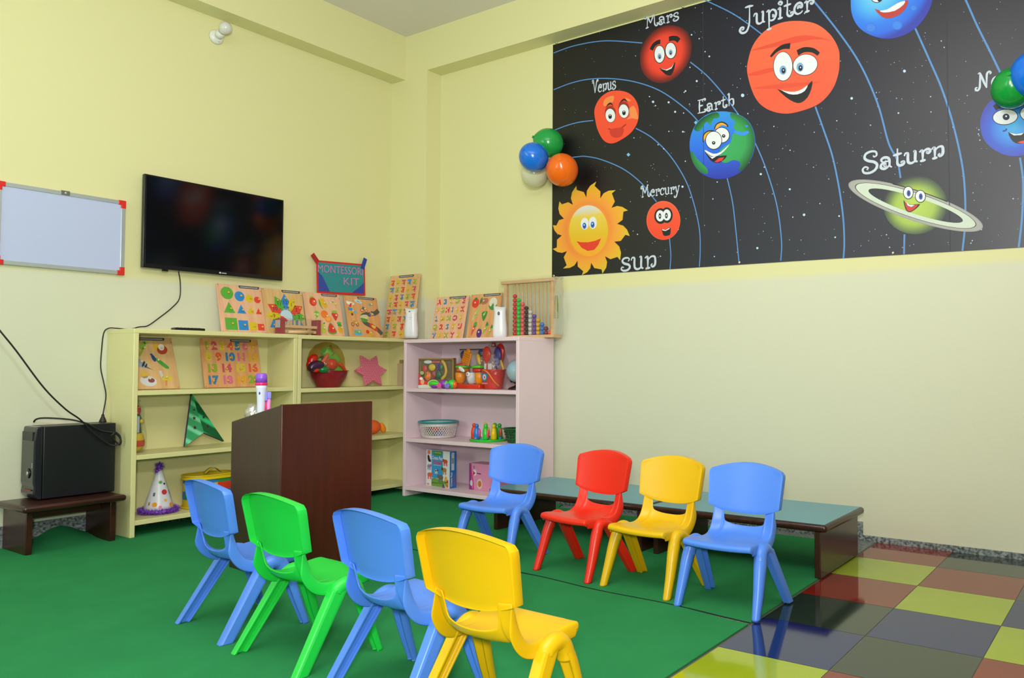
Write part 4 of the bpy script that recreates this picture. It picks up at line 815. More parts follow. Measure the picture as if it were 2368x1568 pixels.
def fruit(t, kind, x, y, s):
    s *= 1.2
    def f(b):
        k = kind
        if k == 'apple': E(b, x, y, s*.9, s, pm('d83228')); E(b, x+s*.2, y-s*.1, s*.5, s*.5, pm('e85a48'), z=.0014); G(b, [(x-s*.9, y+s*.6), (x-s*.5, y+s*1.2), (x+s*.3, y+s*1.2), (x-s*.3, y+s*.9)], pm('8cba40'))
        elif k == 'mango': G(b, [(x-s*.8, y+s*.9), (x, y+s*1.1), (x+s*.6, y+s*.3), (x+s, y-s*.8), (x+s*.2, y-s*1.0), (x-s*.6, y-s*.3)], pm('e2b020')); G(b, [(x-s*1.1, y+s*.9), (x-s*.8, y+s*.3), (x-s*.6, y-s*.6), (x-s*.2, y-s*1.5), (x-s*1.0, y-s*.5)], pm('5c9a38'))
        elif k == 'banana': G(b, [(x-s, y+s*.6), (x-s*.5, y+s), (x+s*.4, y+s*.3), (x+s*.9, y-s), (x+s*.2, y-s*.6), (x-s*.3, y+s*.1)], pm('dcc060')); G(b, [(x-s*1.2, y+s*.3), (x-s*.6, y+s*1.1), (x-s*.1, y+s*.6)], pm('e6e6dc'))
        elif k == 'grape':
            for a, e in ((0, 0), (-.5, .3), (.5, .3), (-.3, -.5), (.35, -.4), (0, -.9)): E(b, x+a*s, y+e*s, s*.42, s*.42, pm('c4d880'), n=14, z=.0014)
            G(b, [(x-s*.8, y+s*.7), (x, y+s*1.4), (x+s*1.0, y+s*.8), (x+s*.9, y), (x+s*.3, y+s*.5)], pm('78b838'))
        elif k == 'orange': E(b, x-s*.3, y+s*.4, s*.9, s*.9, pm('ee7a28')); E(b, x+s*.5, y-s*.6, s*.85, s*.75, pm('f08838')); E(b, x+s*.45, y-s*.5, s*.68, s*.58, pm('f6a850'), z=.0015)
        elif k == 'straw': G(b, [(x-s*.9, y+s*.5), (x, y+s*.8), (x+s*.9, y+s*.4), (x+s*.6, y-s*.5), (x, y-s*1.3), (x-s*.5, y-s*.5)], pm('d83830')); G(b, [(x-s*.8, y+s*.8), (x-s*.4, y+s*1.3), (x+s*.5, y+s*1.2), (x+s*.7, y+s*.7), (x, y+s*.6)], pm('8ab83c'), z=.0016)
        elif k == 'pear': G(b, [(x-s*.3, y+s*1.1), (x+s*.3, y+s*1.1), (x+s*.5, y+s*.1), (x+s*.9, y-s*.8), (x, y-s*1.3), (x-s*.9, y-s*.8), (x-s*.5, y+s*.1)], pm('b8c444')); G(b, [(x+s*.1, y+s*1.3), (x+s*.7, y+s*1.6), (x+s*.6, y+s*1.2)], pm('3c8a4a'))
        elif k == 'melon': G(b, [(x-s*1.1, y-s*.5), (x-s*.2, y+s*1.4), (x+s*1.2, y-s*.6), (x+s*.5, y-s*1.2), (x-s*.5, y-s*1.2)], pm('5aa040'), 3); G(b, [(x-s*.95, y-s*.35), (x-s*.2, y+s*1.2), (x+s*1.0, y-s*.4), (x+s*.4, y-s*.9), (x-s*.4, y-s*.9)], pm('d83430'), 3, z=.0016)
        elif k == 'pine': E(b, x, y-s*.4, s*.7, s*.9, pm('dca828')); E(b, x-s*.1, y+s*.7, s*.6, s*.35, pm('3c9a4c')); E(b, x-s*.2, y+s*1.25, s*.65, s*.35, pm('4cae50'))
        elif k == 'tomato': E(b, x, y, s, s*1.05, pm('dc3a30')); G(b, [(x-s*.4, y+s*.9), (x, y+s*.6), (x+s*.4, y+s*.95), (x, y+s*1.2)], pm('2f7a3c'), z=.0016)
        elif k == 'potato': E(b, x+s*.15, y, s*1.2, s*.75, pm('b0705c'), .2); G(b, [(x-s*1.3, y+s*.5), (x-s*.6, y+s*.9), (x-s*.8, y-s*.1), (x-s*1.3, y-s*.8)], pm('4f8a3c'))
        elif k == 'cauli': E(b, x, y+s*.2, s*1.0, s, pm('d8d8cc')); G(b, [(x-s*1.1, y-s*.3), (x-s*.5, y-s*.6), (x, y-s*.1), (x+s*.5, y-s*.6), (x+s*1.1, y-s*.3), (x+s*.5, y-s*1.2), (x-s*.5, y-s*1.2)], pm('3f8c44'), z=.0016)
        elif k == 'gourd': E(b, x, y, s*.35, s*1.8, pm('b8c888'), -.55); E(b, x+s*.2, y+s*.2, s*.12, s*1.4, pm('8fb83c'), -.55, z=.0015)
        elif k == 'pepper': G(b, [(x-s*.8, y+s*.5), (x, y+s*.8), (x+s*.8, y+s*.7), (x+s*.5, y-s*.5), (x-s*.1, y-s*1.4), (x-s*.6, y-s*.6)], pm('3a8a3c')); E(b, x, y+s*.2, s*.2, s*.6, pm('8cc850'), -.5, z=.0015)
        elif k == 'carrot': G(b, [(x-s*.4, y+s*.5), (x+s*.5, y+s*.5), (x-s*.6, y-s*1.6)], pm('d85848'), 3); G(b, [(x-s*.1, y+s*.5), (x-s*.2, y+s*1.3), (x+s*.6, y+s*1.6), (x+s*.7, y+s*.6)], pm('4f9a48'), 3)
        elif k == 'egg': E(b, x, y-s*.2, s*.8, s*1.1, pm('5a2c82')); G(b, [(x-s*.1, y+s*.8), (x+s*.2, y+s*1.7), (x+s*.4, y+s*.8)], pm('9ab83c'), 3)
        elif k == 'okra': G(b, [(x+s*.5, y+s*.8), (x+s*.2, y-s*.2), (x-s*.8, y-s*1.3), (x-s*.1, y+s*.5)], pm('98b440'), 4); G(b, [(x-s*.1, y+s*.7), (x+s*.3, y+s*1.6), (x+s*.7, y+s*.8)], pm('2f8a5c'), 3)
        elif k == 'plane': E(b, x, y, s*1.1, s*.4, pm('e8e8ea'), -.1); G(b, [(x-s*.6, y-s*.9), (x, y-s*.9), (x+s*.4, y), (x-s*.1, y)], pm('d83a34'), 0, .0015); G(b, [(x-s*1.2, y+s*.5), (x-s*.7, y+s*.5), (x-s*.6, y), (x-s*1.0, y)], pm('e8e8ea'), 0, .0015)
        elif k == 'cloud': E(b, x, y, s*1.2, s*.42, pm('bcdcec'), -.3); E(b, x, y, s*.6, s*.2, pm('7ab4e0'), -.3, .0015)
        elif k == 'heli': E(b, x-s*.3, y, s*.6, s*.4, pm('6aa8c0')); G(b, [(x, y+s*.1), (x+s*1.1, y+s*.3), (x+s*1.1, y), (x, y-s*.2)], pm('9ab83c'), 0)
        elif k == 'bike': E(b, x-s*.6, y-s*.3, s*.5, s*.5, pm('c03a38')); E(b, x-s*.6, y-s*.3, s*.3, s*.3, pm('e0d0a0'), z=.0015); E(b, x+s*.7, y-s*.4, s*.45, s*.45, pm('c03a38')); E(b, x+s*.7, y-s*.4, s*.27, s*.27, pm('e0d0a0'), z=.0015); G(b, [(x-s*.6, y), (x-s*.2, y+s*.8), (x+s*.6, y+s*.3), (x+s*.4, y-s*.1)], pm('58607a'), 0, .0017)
        elif k == 'cart': G(b, [(x-s, y+s*.3), (x-s, y+s*1.1), (x+s*.3, y+s*.9), (x+s*.2, y+s*.2)], pm('3f8acc'), 0); G(b, [(x-s*1.1, y-s*.5), (x-s*1.0, y+s*.2), (x+s*.3, y+s*.1), (x+s*.3, y-s*.6)], pm('d8a828'), 0); E(b, x, y-s*.8, s*.35, s*.35, pm('803028')); E(b, x+s*1.1, y-s*.1, s*.55, s*.45, pm('74aed4'))
        elif k == 'cycle': E(b, x-s*.7, y-s*.3, s*.45, s*.5, pm('6a3a2c')); E(b, x-s*.7, y-s*.3, s*.3, s*.34, pm('d89c62'), z=.0015); E(b, x+s*.7, y-s*.3, s*.45, s*.5, pm('6a3a2c')); E(b, x+s*.7, y-s*.3, s*.3, s*.34, pm('d89c62'), z=.0015); G(b, [(x-s*.5, y+s*.7), (x+s*.4, y+s*.7), (x+s*.3, y-s*.1), (x-s*.4, y-s*.1)], pm('c89a34'), 0, .0017)
        elif k == 'boat': E(b, x, y-s*.3, s*1.1, s*.4, pm('4cb4d4')); E(b, x, y+s*.2, s*.9, s*.3, pm('7ab04c'), z=.0015); E(b, x, y+s*.6, s*.7, s*.25, pm('a4acb4'), z=.0017)
        elif k == 'train': G(b, [(x-s*1.0, y-s*.3), (x-s*1.0, y+s*.9), (x, y+s*.7), (x+s*1.3, y-s*.2), (x+s*1.2, y-s*.5), (x-s*.4, y-s*.9)], pm('d8b030'), 0); E(b, x-s*.6, y+s*.3, s*.5, s*.55, pm('d83a34'), z=.0016)
        elif k == 'racecar': G(b, [(x-s*1.1, y+s*.5), (x-s*.3, y+s*.9), (x+s*1.1, y-s*.4), (x+s*.4, y-s*.9)], pm('d83c34'), 3); G(b, [(x-s*.6, y+s*.4), (x, y+s*.5), (x+s*.5, y-s*.2), (x, y-s*.3)], pm('e8c030'), 3, .0016)
        elif k == 'truck': G(b, [(x-s*1.2, y), (x-s*.8, y+s*.7), (x+s*.6, y+s*.9), (x+s*1.1, y+s*.3), (x-s*.2, y-s*.8)], pm('d0c89a'), 3); G(b, [(x-s*1.2, y+s*.1), (x+s*.8, y-s*.2), (x-s*.1, y-s*.9)], pm('4a9a3c'), 3, .0016)
        elif k == 'scooter': E(b, x, y, s*.4, s*.7, pm('e89a2c'), .3); E(b, x-s*.5, y-s*.1, s*.35, s*.4, pm('4a6ac0')); E(b, x+s*.6, y-s*.1, s*.45, s*.35, pm('7a94cc')); E(b, x+s*.3, y+s*.9, s*.3, s*.25, pm('5068b0'))
        elif k == 'bird1': E(b, x, y, s*.75, s*.55, pm('7a8490'), -.4); E(b, x-s*.5, y+s*.4, s*.35, s*.35, pm('d8d8d8')); E(b, x, y-s*1.1, s*1.0, s*.3, pm('8a2c20'))
        elif k == 'parrot': E(b, x, y+s*.5, s*.45, s*.9, pm('7fae3a'), -.5); G(b, [(x, y+s*.2), (x-s*1.2, y-s*1.6), (x-s*.7, y-s*1.6), (x+s*.3, y)], pm('96a83c'), 0); E(b, x+s*.6, y+s*1.1, s*.4, s*.35, pm('a8c050'))
        elif k == 'hen': E(b, x+s*.3, y-s*.3, s*.9, s*.8, pm('b04028'), .5); E(b, x-s*.7, y+s*.3, s*.45, s*.6, pm('e0b430')); E(b, x+s*.2, y+s*.2, s*.5, s*.6, pm('e8e0dc'), z=.0016)
        elif k == 'pigeon': E(b, x, y-s*.2, s*1.1, s*.6, pm('98a4b4'), -.55); E(b, x-s*.8, y+s*.7, s*.38, s*.5, pm('7484a0')); G(b, [(x+s*.4, y-s*.4), (x+s*1.7, y-s*1.3), (x+s*.6, y-s*.9)], pm('707884'), 0); E(b, x+s*.45, y-s*.35, s*.14, s*.5, pm('26282e'), -.5, z=.0016); E(b, x+s*.8, y-s*.6, s*.1, s*.35, pm('26282e'), -.5, z=.0016)
        elif k == 'peacock': E(b, x-s*.5, y+s*.4, s*.3, s*.7, pm('28408a'), .3); G(b, [(x-s*.4, y+s*.5), (x+s*.5, y+s*.1), (x+s*1.9, y-s*1.3), (x+s*1.4, y-s*1.6), (x+s*.2, y-s*.5)], pm('4a9c3c'), 4); E(b, x-s*.8, y+s*1.1, s*.2, s*.2, pm('2a4c9a'))
        elif k == 'rooster': E(b, x, y, s*.8, s, pm('e8b8a4')); E(b, x+s*.3, y+s*.3, s*.5, s*.8, pm('e0a43c'), z=.0015); E(b, x-s*.1, y+s*1.1, s*.4, s*.3, pm('c8302c'))
        elif k == 'duck': E(b, x, y-s*.3, s*1.1, s*.75, pm('d8d8dc'), -.2); E(b, x-s*.4, y+s*.6, s*.5, s*.5, pm('d8b43c')); E(b, x+s*.4, y-s*.2, s*.45, s*.35, pm('8a4a54'), z=.0016)
        elif k == 'ostrich': E(b, x+s*.3, y-s*.1, s*.9, s*.5, pm('d8c040'), .1); G(b, [(x-s*.6, y), (x-s*.8, y+s*1.2), (x-s*.4, y+s*1.2), (x-s*.2, y)], pm('c8ccd0'), 0); G(b, [(x, y-s*.5), (x-s*.1, y-s*1.4), (x+s*.1, y-s*1.4), (x+s*.3, y-s*.5)], pm('d88a4c'), 0)
        elif k == 'owl': E(b, x, y, s*.7, s*.9, pm('8a3428'))
        else: E(b, x, y, s, s, pm('888888'))
    piece(t, f, (x+s*.15, y), KN2)
t = board('pinkish wooden fruit puzzle standing below the handmade sign', .298, .318, (-.925, -.088, HB+.0005), (1, 0, 0), up_tv(.072, .318), 'pink', (.50, .93))
for k, x, y, s in (('apple', .070, .250, .026), ('mango', .152, .245, .026), ('banana', .245, .242, .022), ('grape', .085, .152, .020), ('orange', .160, .150, .027), ('straw', .236, .158, .024), ('pear', .125, .060, .023), ('melon', .195, .060, .027), ('pine', .268, .068, .024)): fruit(t, k, x, y, s)
t = board('orange toned wooden vehicles puzzle with a printed grey road', .298, .320, (-.590, -.096, HB+.0005), (1, 0, 0), up_tv(.081, .320), 'orange', (.42, .92))
b = MB(); b.T = Matrix.Translation((0, 0, .0093)); b.ribbon([p for p in catmull([(.296, .222, 0), (.262, .198, 0), (.205, .185, 0), (.155, .178, 0), (.135, .155, 0), (.155, .118, 0), (.205, .095, 0), (.255, .072, 0), (.295, .035, 0)], 10)], .034, pm('56544e')); b.build('printed_road', t, recalc=False)
for k, x, y, s in (('plane', .050, .262, .026), ('cloud', .122, .280, .024), ('heli', .230, .262, .020), ('bike', .160, .222, .023), ('cart', .050, .200, .023), ('scooter', .222, .186, .021), ('truck', .155, .150, .028), ('cycle', .062, .110, .024), ('racecar', .225, .085, .027), ('boat', .075, .042, .028), ('train', .180, .040, .023)): fruit(t, k, x, y, s)
t = board('wooden vegetable puzzle partly behind the white air freshener, next to the abacus', .300, .338, (-.071, -.749, HP+.0005), (0, -1, 0), up_rw(.058, .338), 'orange', (.42, .95))
for k, x, y, s in (('tomato', .052, .272, .029), ('potato', .135, .282, .026), ('cauli', .225, .262, .031), ('gourd', .070, .190, .027), ('pepper', .155, .180, .027), ('carrot', .068, .078, .027), ('egg', .125, .052, .026), ('okra', .182, .075, .028), ('okra', .232, .06, .024)): fruit(t, k, x, y, s)
CC = ['d83a34', '3488c8', 'd8b828', '98b03c', 'c83a6a']
def letters(t, rows, x0, x1, y0, y1, size, cols=None, pegc=KN, bold=.0, wide=None):
    n = len(rows); k = 0
    for r, row in enumerate(rows):
        y = y1-(y1-y0)*r/(n-1)
        for j, ch in enumerate(row):
            if ch == ' ': continue
            x = x0+(x1-x0)*j/(len(row)-1); col = (cols or CC)[(k*2+r) % 5 if not cols else k % len(cols)]; k += 1
            piece(t, lambda b: b.text(ch, size, x, y, 0, pm(col), .0016, bold), (x, y-.002), pegc, name='letter_piece' if not ch.isdigit() else 'number_piece')
t = board('tall wooden Hindi letters puzzle leaning on the corner pillar', .330, .490, (-P1-.012-.072, -.027, HP+.017), (0, -1, 0), up_rw(.071, .490), 'tan', (.32, .80))
letters(t, ['उखगचट', 'णठतअन', 'हइढडग', 'रथमपझ', 'फकबभल', 'यरलवश', 'षसह ', 'दसज '], .040, .285, .032, .430, .062, bold=.0018)
t = board('wooden alphabet letters puzzle between the two white air fresheners', .334, .337, (-.012-.071, -.390, HP+.0005), (0, -1, 0), up_rw(.070, .337), 'pink', (.42, .92))
letters(t, ['ABCDE', 'FGHIJK', 'LMNOP', 'QRSTU', 'VWXYZ'], .034, .290, .034, .296, .056, ['d83a34', '3488c8', 'd8b828', '98b03c', 'c83a6a', 'd8b828', '98b03c', 'd83a34', '3488c8', 'd8b828'], KN2, .0022)
t = board('wooden number puzzle from 1 to 20 on the top shelf under the television', .380, .312, (-1.648, -.028-.077, ZA[0]+.0005), (1, 0, 0), up_tv(.070, .312), 'orange', (.52, .88), titl=False)
NC = ['84a82c', 'c84a6c', 'd0c030', 'e0583a', '2a7cb4', 'd86a94', 'e0a428']
def nrow(items, y, xs, off):
    for k, (s_, x) in enumerate(zip(items, xs)): piece(t, lambda b: b.text(s_, .070, x, y, 0, pm(NC[(k+off) % 7]), .0016, .0034), (x, y-.004), KN, name='number_piece')
nrow(['1', '2', '3', '4', '5', '6', '7'], .262, [.036, .085, .135, .187, .236, .286, .336], 0)
nrow(['8', '9', '10', '11', '12'], .192, [.040, .105, .176, .254, .330], 2)
nrow(['13', '14', '15', '16'], .120, [.056, .146, .238, .322], 0)
nrow(['17', '18', '19', '20'], .045, [.052, .146, .238, .322], 4)
t = board('wooden bird puzzle at the left end of the top shelf under the television', .300, .318, (-2.118, -.028-.116, ZA[0]+.0005), (1, 0, 0), up_tv(.110, .318), 'tan', (.25, .86))
for k, x, y, s in (('bird1', .045, .262, .028), ('parrot', .130, .250, .026), ('hen', .225, .250, .028), ('pigeon', .100, .165, .032), ('peacock', .195, .175, .027), ('owl', .022, .150, .024), ('rooster', .035, .065, .028), ('duck', .130, .060, .034), ('ostrich', .225, .068, .030)): fruit(t, k, x, y, s)
# ================================================================ things on the shelf tops
t = thing('remote_control', 'small flat black remote control lying on top of the left yellow shelf unit', 'remote control', (-1.80, -.20, HA+.0005), -.12)
b = MB(); b.box(-.09, -.024, 0, .085, .024, .017, TV, .006); b.build('body', t); 
b = MB(); [b.box(-.07+i*.02, -.016+j*.012, .016, -.06+i*.02, -.008+j*.012, .0185, mat('grey_rubber_key', '3a3c40', .6)) for i in range(7) for j in range(3)]; b.build('keys', t)
def freshener(loc, rz, lab, face):
    t = thing('air_freshener', lab, 'air freshener', loc, rz, 'white air freshener dispensers'); m = pl('dcdce0', .3)
    prof = [(.044, .030, 0), (.049, .035, .02), (.050, .037, .07), (.043, .033, .14), (.041, .032, .18), (.046, .034, .212)]
    b = MB(); n = 28; rows = []
    for a, c, z in prof: rows.append([(a*abs(math.cos(2*PI*k/n))**.75*math.copysign(1, math.cos(2*PI*k/n)), c*abs(math.sin(2*PI*k/n))**.75*math.copysign(1, math.sin(2*PI*k/n)), z+(.012*abs(math.cos(2*PI*k/n))**4 if z > .2 else 0)) for k in range(n)])
    b.grid(rows, m, closed=True, capa=True, capb=True); b.build('body', t)
    b = MB(); D_ = mat('dark_sensor', '2c3038', .2)
    if face == 'big': b.ball((-.006, -.036, .170), .011, D_, 14, .7, .3, 1.1); b.ball((-.006, -.0385, .170), .006, mat('grey_lens', '7a8088', .2), 12, .7, .3, 1.3)
    else: b.ball((-.006, -.0335, .196), .007, D_, 12, 1, .4, .5); b.box(-.014, -.0335, .152, .014, -.0315, .1535, mat('grey_print', '8c8c90', .5)); b.box(-.003, -.0345, .140, .003, -.0325, .1425, mat('grey_print', '8c8c90', .5))
    b.build('sensor', t); return t
freshener((-.262, -.376, HB+.0005), -.95, 'white air freshener beside the tall Hindi letters puzzle', 'small')
freshener((-.180, -1.172, HP+.0005), -.95, 'white air freshener in front of the vegetable puzzle', 'big')
# abacus
t = thing('bead_abacus', 'wooden bead abacus in clear wrapping on the right end of the pink unit', 'abacus', (-.08, -1.345, HP+.0005), -PI/2)
AW = wood('pale_pine', 'dcb890', 'd0a878', .4, (4, 4, 24)); Wd, Hh = .205, .404
b = MB(); b.box(-.222, -.045, 0, .250, .045, .020, AW, .002); b.build('base_bar', t)
b = MB(); b.box(-.240, -.022, Hh-.022, .232, .022, Hh, AW, .002); b.build('top_bar', t)
for x in (-.204, .213): b = MB(); b.box(x-.011, -.014, .020, x+.011, .014, Hh-.022, AW, .002); b.build('upright', t)
BC = ['d02a24', '20c838', 'ea5a60', '241c1c', 'c8c6c4', '6a3ca0', 'd8a810', '3478d0', '7a2838', 'f04a34']
for k in range(10):
    x = -.125+k*.0347; b = MB(); b.tube([(x, 0, .02), (x, 0, Hh-.02)], .0042, AW, 8); b.build('rod', t)
    for j in range(10-k):
        b = MB(); b.ball((x, 0, .0345+j*.0290), .0158, pl(BC[k], .25), 16, 1, 1, .93); b.build('bead', t)
b = MB(); i = b.mi(clear()); rg = random.Random(5)
for yy in (-.049, .049):
    rows = [[(-.236+.49*a/10, yy+rg.uniform(-.004, .004), .02+.395*c/8+rg.uniform(-.003, .003)) for a in range(11)] for c in range(9)]; b.grid(rows, clear('abacus_film', 'f8f8f6', .03, .8))
b.grid([[(.252+rg.uniform(-.002, .014), -.049+.098*a/4, .02+.39*c/8) for a in range(5)] for c in range(9)], clear('crinkled_wrap', 'f6f6f0', .32)); b.build('wrapping', t)
b = MB(); b.T = Matrix.Translation((.262, -.02, .0)) @ Matrix.Rotation(PI/2, 4, 'X') @ Matrix.Rotation(-.55, 4, 'Y'); b.prism([(0, .13), (.022, .13), (.026, .22), (.012, .28), (0, .28)], .001, pm('8a9a2c')); b.prism([(.004, .135), (.018, .135), (.018, .17), (.004, .17)], .0005, pm('b8bcb4'), z0=.001); b.build('card_tag', t)
# wooden stick toy in a clear box with red ends
t = thing('wooden_stick_toy', 'wooden stick toy with dark red end blocks in clear wrap before the puzzles', 'toy', (-1.060, -.175, HA+.0005), -.03)
DR = mat('dark_red_lacquer', '9a2834', .3); 
for x, lab in ((-.145, 1), (.120, 0)):
    b = MB(); b.box(x, -.035, 0, x+.028, .035, .105, DR, .002)
    b.build('end_block', t)
b = MB(); b.box(-.146-.002, -.038, .0, -.118, -.034, .104, DR); b.box(-.1495, -.030, .045, -.1475, .025, .095, pm('b8b4b4')); b.build('paper_label', t)
for y, z in ((-.028, .045), (-.02, .012), (.02, .045)): b = MB(); b.box(-.117, y-.008, z, .118, y+.008, z+.018, AW, .001); b.build('rail', t)
for x in (-.085, -.06, -.035, .0): b = MB(); b.box(x, -.006, .045, x+.014, .006, .098, AW, .002); b.build('peg', t)
b = MB(); b.tube([(-.1, -.042, .018), (.08, -.042, .022)], .011, AW, 12); b.build('mallet', t)
b = MB(); b.box(-.152, -.048, -.0, .150, .042, .108, clear('thin_film', 'f8f8f6', .035)); b.build('wrapping', t)
b = MB(); b.T = Matrix.Translation((-.125, -.01, .108)) @ Matrix.Rotation(.5, 4, 'Y') @ Matrix.Rotation(.2, 4, 'Z'); b.box(-.005, -.008, 0, .045, .012, .012, pl('e8401c'), .002); b.build('orange_block', t)

# ================================================================ yellow units
# green shiny arrowhead leaning on the second shelf
HG = bandmat('holographic_green', '04663a', '3ae09a', 3.6, -1.0); HB_ = bandmat('holographic_green_light', '3aae78', '8af0c8', 4.0, -1.1); NV = mat('dark_blue_edge', '16205a', .25, metal=.3)
zb = ZA[1]+.0005
t = thing('arrowhead_decoration', 'shiny green arrowhead shaped decoration with star cutouts', 'decoration')
frame(t, (-1.772, -.108, zb), (1, .10, 0), (.08, .285, 1))
A0, T0, B0, N0 = (.004, .004), (.098, .323), (.262, .014), (.137, .078)
b = MB(); b.prism([A0, N0, B0, T0], .016, NV); b.build('body', t)
b = MB(); b.prism([A0, N0, T0], .0015, HB_, z0=.016); b.prism([N0, B0, T0], .0012, HG, z0=.016); b.build('foil_face', t)
def star5(x, y, r): return [(x+(r if k % 2 == 0 else r*.42)*math.sin(k*PI/5), y+(r if k % 2 == 0 else r*.42)*math.cos(k*PI/5)) for k in range(10)]
for x, y, r in ((.095, .222, .009), (.088, .170, .013), (.083, .112, .015), (.135, .222, .009), (.150, .172, .012), (.168, .114, .014)):
    b = MB(); b.prism(star5(x, y, r), .0018, mat('dark_star', '3a2430', .3), z0=.0165); b.build('star', t)
# bagged toy at the left end
t = thing('wrapped_toy', 'round bottomed toy with red dotted cap in a clear bag at the shelf end', 'toy', (-2.070, -.150, ZA[1]+.0005))
b = MB(); b.lathe([(.02, 0), (.045, .02), (.056, .055), (.050, .095), (.042, .11)], (0, 0, 0), pl('dcb818'), 24); b.build('base', t)
b = MB(); b.lathe([(.0545, .035), (.0575, .055), (.0555, .070)], (0, 0, 0), pl('c8402c'), 24, capa=False, capb=False); b.build('red_band', t)
b = MB(); b.lathe([(.041, .11), (.036, .15), (.040, .19), (.030, .215)], (0, 0, 0), pl('2c5a3c'), 24); b.build('body', t)
b = MB(); b.box(-.013, -.0435, .112, .013, -.030, .205, pl('b8c0cc'), .004); b.ball((.028, -.026, .175), .014, pl('dcb818'), 12); b.ball((-.028, -.026, .175), .014, pl('dcb818'), 12); b.build('front_panel', t)
b = MB(); b.ball((0, 0, .235), .036, pl('c42c20'), 20, 1, 1, 1.0)
for k in range(14):
    a = k*2.4; z = -.5+.1*k; rr = math.sqrt(max(0, 1-z*z)); b.ball((rr*math.cos(a)*.0355, rr*math.sin(a)*.0355, .235+z*.0355), .0032, pl('e8d8d0'), 8)
b.build('cap', t)
b = MB(); b.lathe([(.050, 0), (.066, .03), (.066, .1), (.054, .17), (.050, .25), (.025, .275), (.035, .292)], (0, 0, 0), clear('thin_film', 'f8f8f6', .035), 14); b.build('clear_bag', t)
# party hat (printed character left out)
t = thing('party_hat', 'white cone party hat with purple tinsel at brim and tip', 'party hat', (-1.925, -.150, ZA[2]+.0005))
TN = mat('purple_tinsel', '6a2ca8', .4, col2='9a5ad8', nscale=90, metal=.2)
b = MB(); HATM = mat('white_glossy_card', 'd8d8e0', .3); rows = [(.080-.068*k/8, .018+.230*k/8) for k in range(9)]; b.lathe(rows, (0, 0, 0), HATM, 32); b.build('cone', t)
b = MB()
def oncone(a, z, r_, m, kind):
    rr = .080-.068*(z-.018)/.23+.0012; c = Vector((rr*math.sin(a), -rr*math.cos(a), z)); X = Vector((math.cos(a), math.sin(a), 0)); n = Vector((math.sin(a), -math.cos(a), .29)).normalized(); Y = n.cross(X); 
    fr = Matrix((X, Y, n)).transposed().to_4x4(); fr.translation = c; b.T = fr
    if kind == 'splash': b.prism([((r_ if k % 2 else r_*.5)*math.cos(k*PI/9), (r_ if k % 2 else r_*.5)*math.sin(k*PI/9)) for k in range(18)], .0006, m)
    elif kind == 'dot': b.prism([(r_*math.cos(k*PI/8), r_*math.sin(k*PI/8)) for k in range(16)], .0006, m)
    else: b.prism([(-r_*.5, -r_), (r_*.5, -r_*.8), (r_*.5, r_), (-r_*.5, r_*.8)], .0006, m)
for a, z, r_, c_, k_ in ((-.25, .175, .013, '4aa028', 'splash'), (.9, .115, .013, '4a9ad0', 'rect'), (-.9, .110, .011, '5a6478', 'rect'), (-.75, .055, .013, 'e89a1c', 'dot'), (.55, .045, .014, 'ee9018', 'dot'), (-.35, .040, .009, 'e070a0', 'dot'), (.1, .12, .015, 'c8203c', 'dot'), (.1, .075, .011, 'e8b020', 'splash'), (1.15, .09, .012, 'a85030', 'rect'), (-1.2, .06, .010, 'b87848', 'rect'), (.3, .165, .006, '2a2a30', 'dot')):
    oncone(a, z, r_, pm(c_, .3), k_)
b.T = Matrix(); b.build('printed_shapes', t)
rg = random.Random(2)
def tinsel(nm, c, R_, r_, cnt, ln):
    b = MB(); i = b.mi(TN)
    for k in range(cnt):
        a = rg.uniform(0, 2*PI); q = rg.uniform(0, 2*PI); base = Vector((c[0]+(R_+r_*math.cos(q)*.3)*math.cos(a), c[1]+(R_+r_*math.cos(q)*.3)*math.sin(a), c[2]+r_*math.sin(q)*.3))
        d = Vector((math.cos(a)*math.cos(q), math.sin(a)*math.cos(q), math.sin(q)))+Vector((rg.uniform(-.5, .5), rg.uniform(-.5, .5), rg.uniform(-.5, .5))); d.normalize(); s_ = d.cross(Vector((rg.uniform(-1, 1), rg.uniform(-1, 1), 1))).normalized()*.0016
        e = base+d*ln*rg.uniform(.6, 1.1); e.z = max(e.z, .001); base.z = max(base.z, .001); v = b.verts([base-s_, base+s_, e+s_*.4, e-s_*.4]); b.face(v, i)
    b.lathe([(max(R_-r_*.45, .001), c[2]), (R_, c[2]+r_*.5), (R_+r_*.45, c[2]), (R_, c[2]-r_*.5), (max(R_-r_*.45, .001), c[2])], (c[0], c[1], 0), TN, 24, capa=False, capb=False); o = b.build(nm, t, recalc=False); return o
tinsel('brim_tinsel', (0, 0, .016), .093, .018, 1500, .016); tinsel('tip_tinsel', (0, 0, .262), .004, .022, 260, .024); tinsel('tip_tinsel', (-.012, -.004, .238), .004, .02, 120, .018)
# bag of building blocks
t = thing('block_bag', 'yellow trimmed clear zip bag of colourful building blocks', 'toy bag', (-1.635, -.155, ZA[2]+.0005))
BY = pl('dcbc10', .3); b = MB(); rg = random.Random(8); n = 48
def oval(r, z, k): a = 2*PI*k/n; c, s_ = math.cos(a), math.sin(a); return (math.copysign(abs(c)**.75, c)*.152*r, math.copysign(abs(s_)**.8, s_)*.100*r, z)
cols = ['2a78c0', 'd8b81c', 'd83a20', '2f8a3c', 'e07a20', '1f9ac0']
mi_ = [b.mi(pl(c_, .35)) for c_ in cols]; V = [b.verts([oval(.95, .004+.165*j/7, k) for k in range(n)]) for j in range(8)]
for j in range(7):
    for k in range(n):
        b.face([V[j][k], V[j][(k+1) % n], V[j+1][(k+1) % n], V[j+1][k]], mi_[(1 if j < 2 else (0 if j in (2, 3) and 26 < k < 46 else int(random.Random((k//4)*31+(j//2)*7).random()*6)))])
b.build('printed_blocks', t)
b = MB()
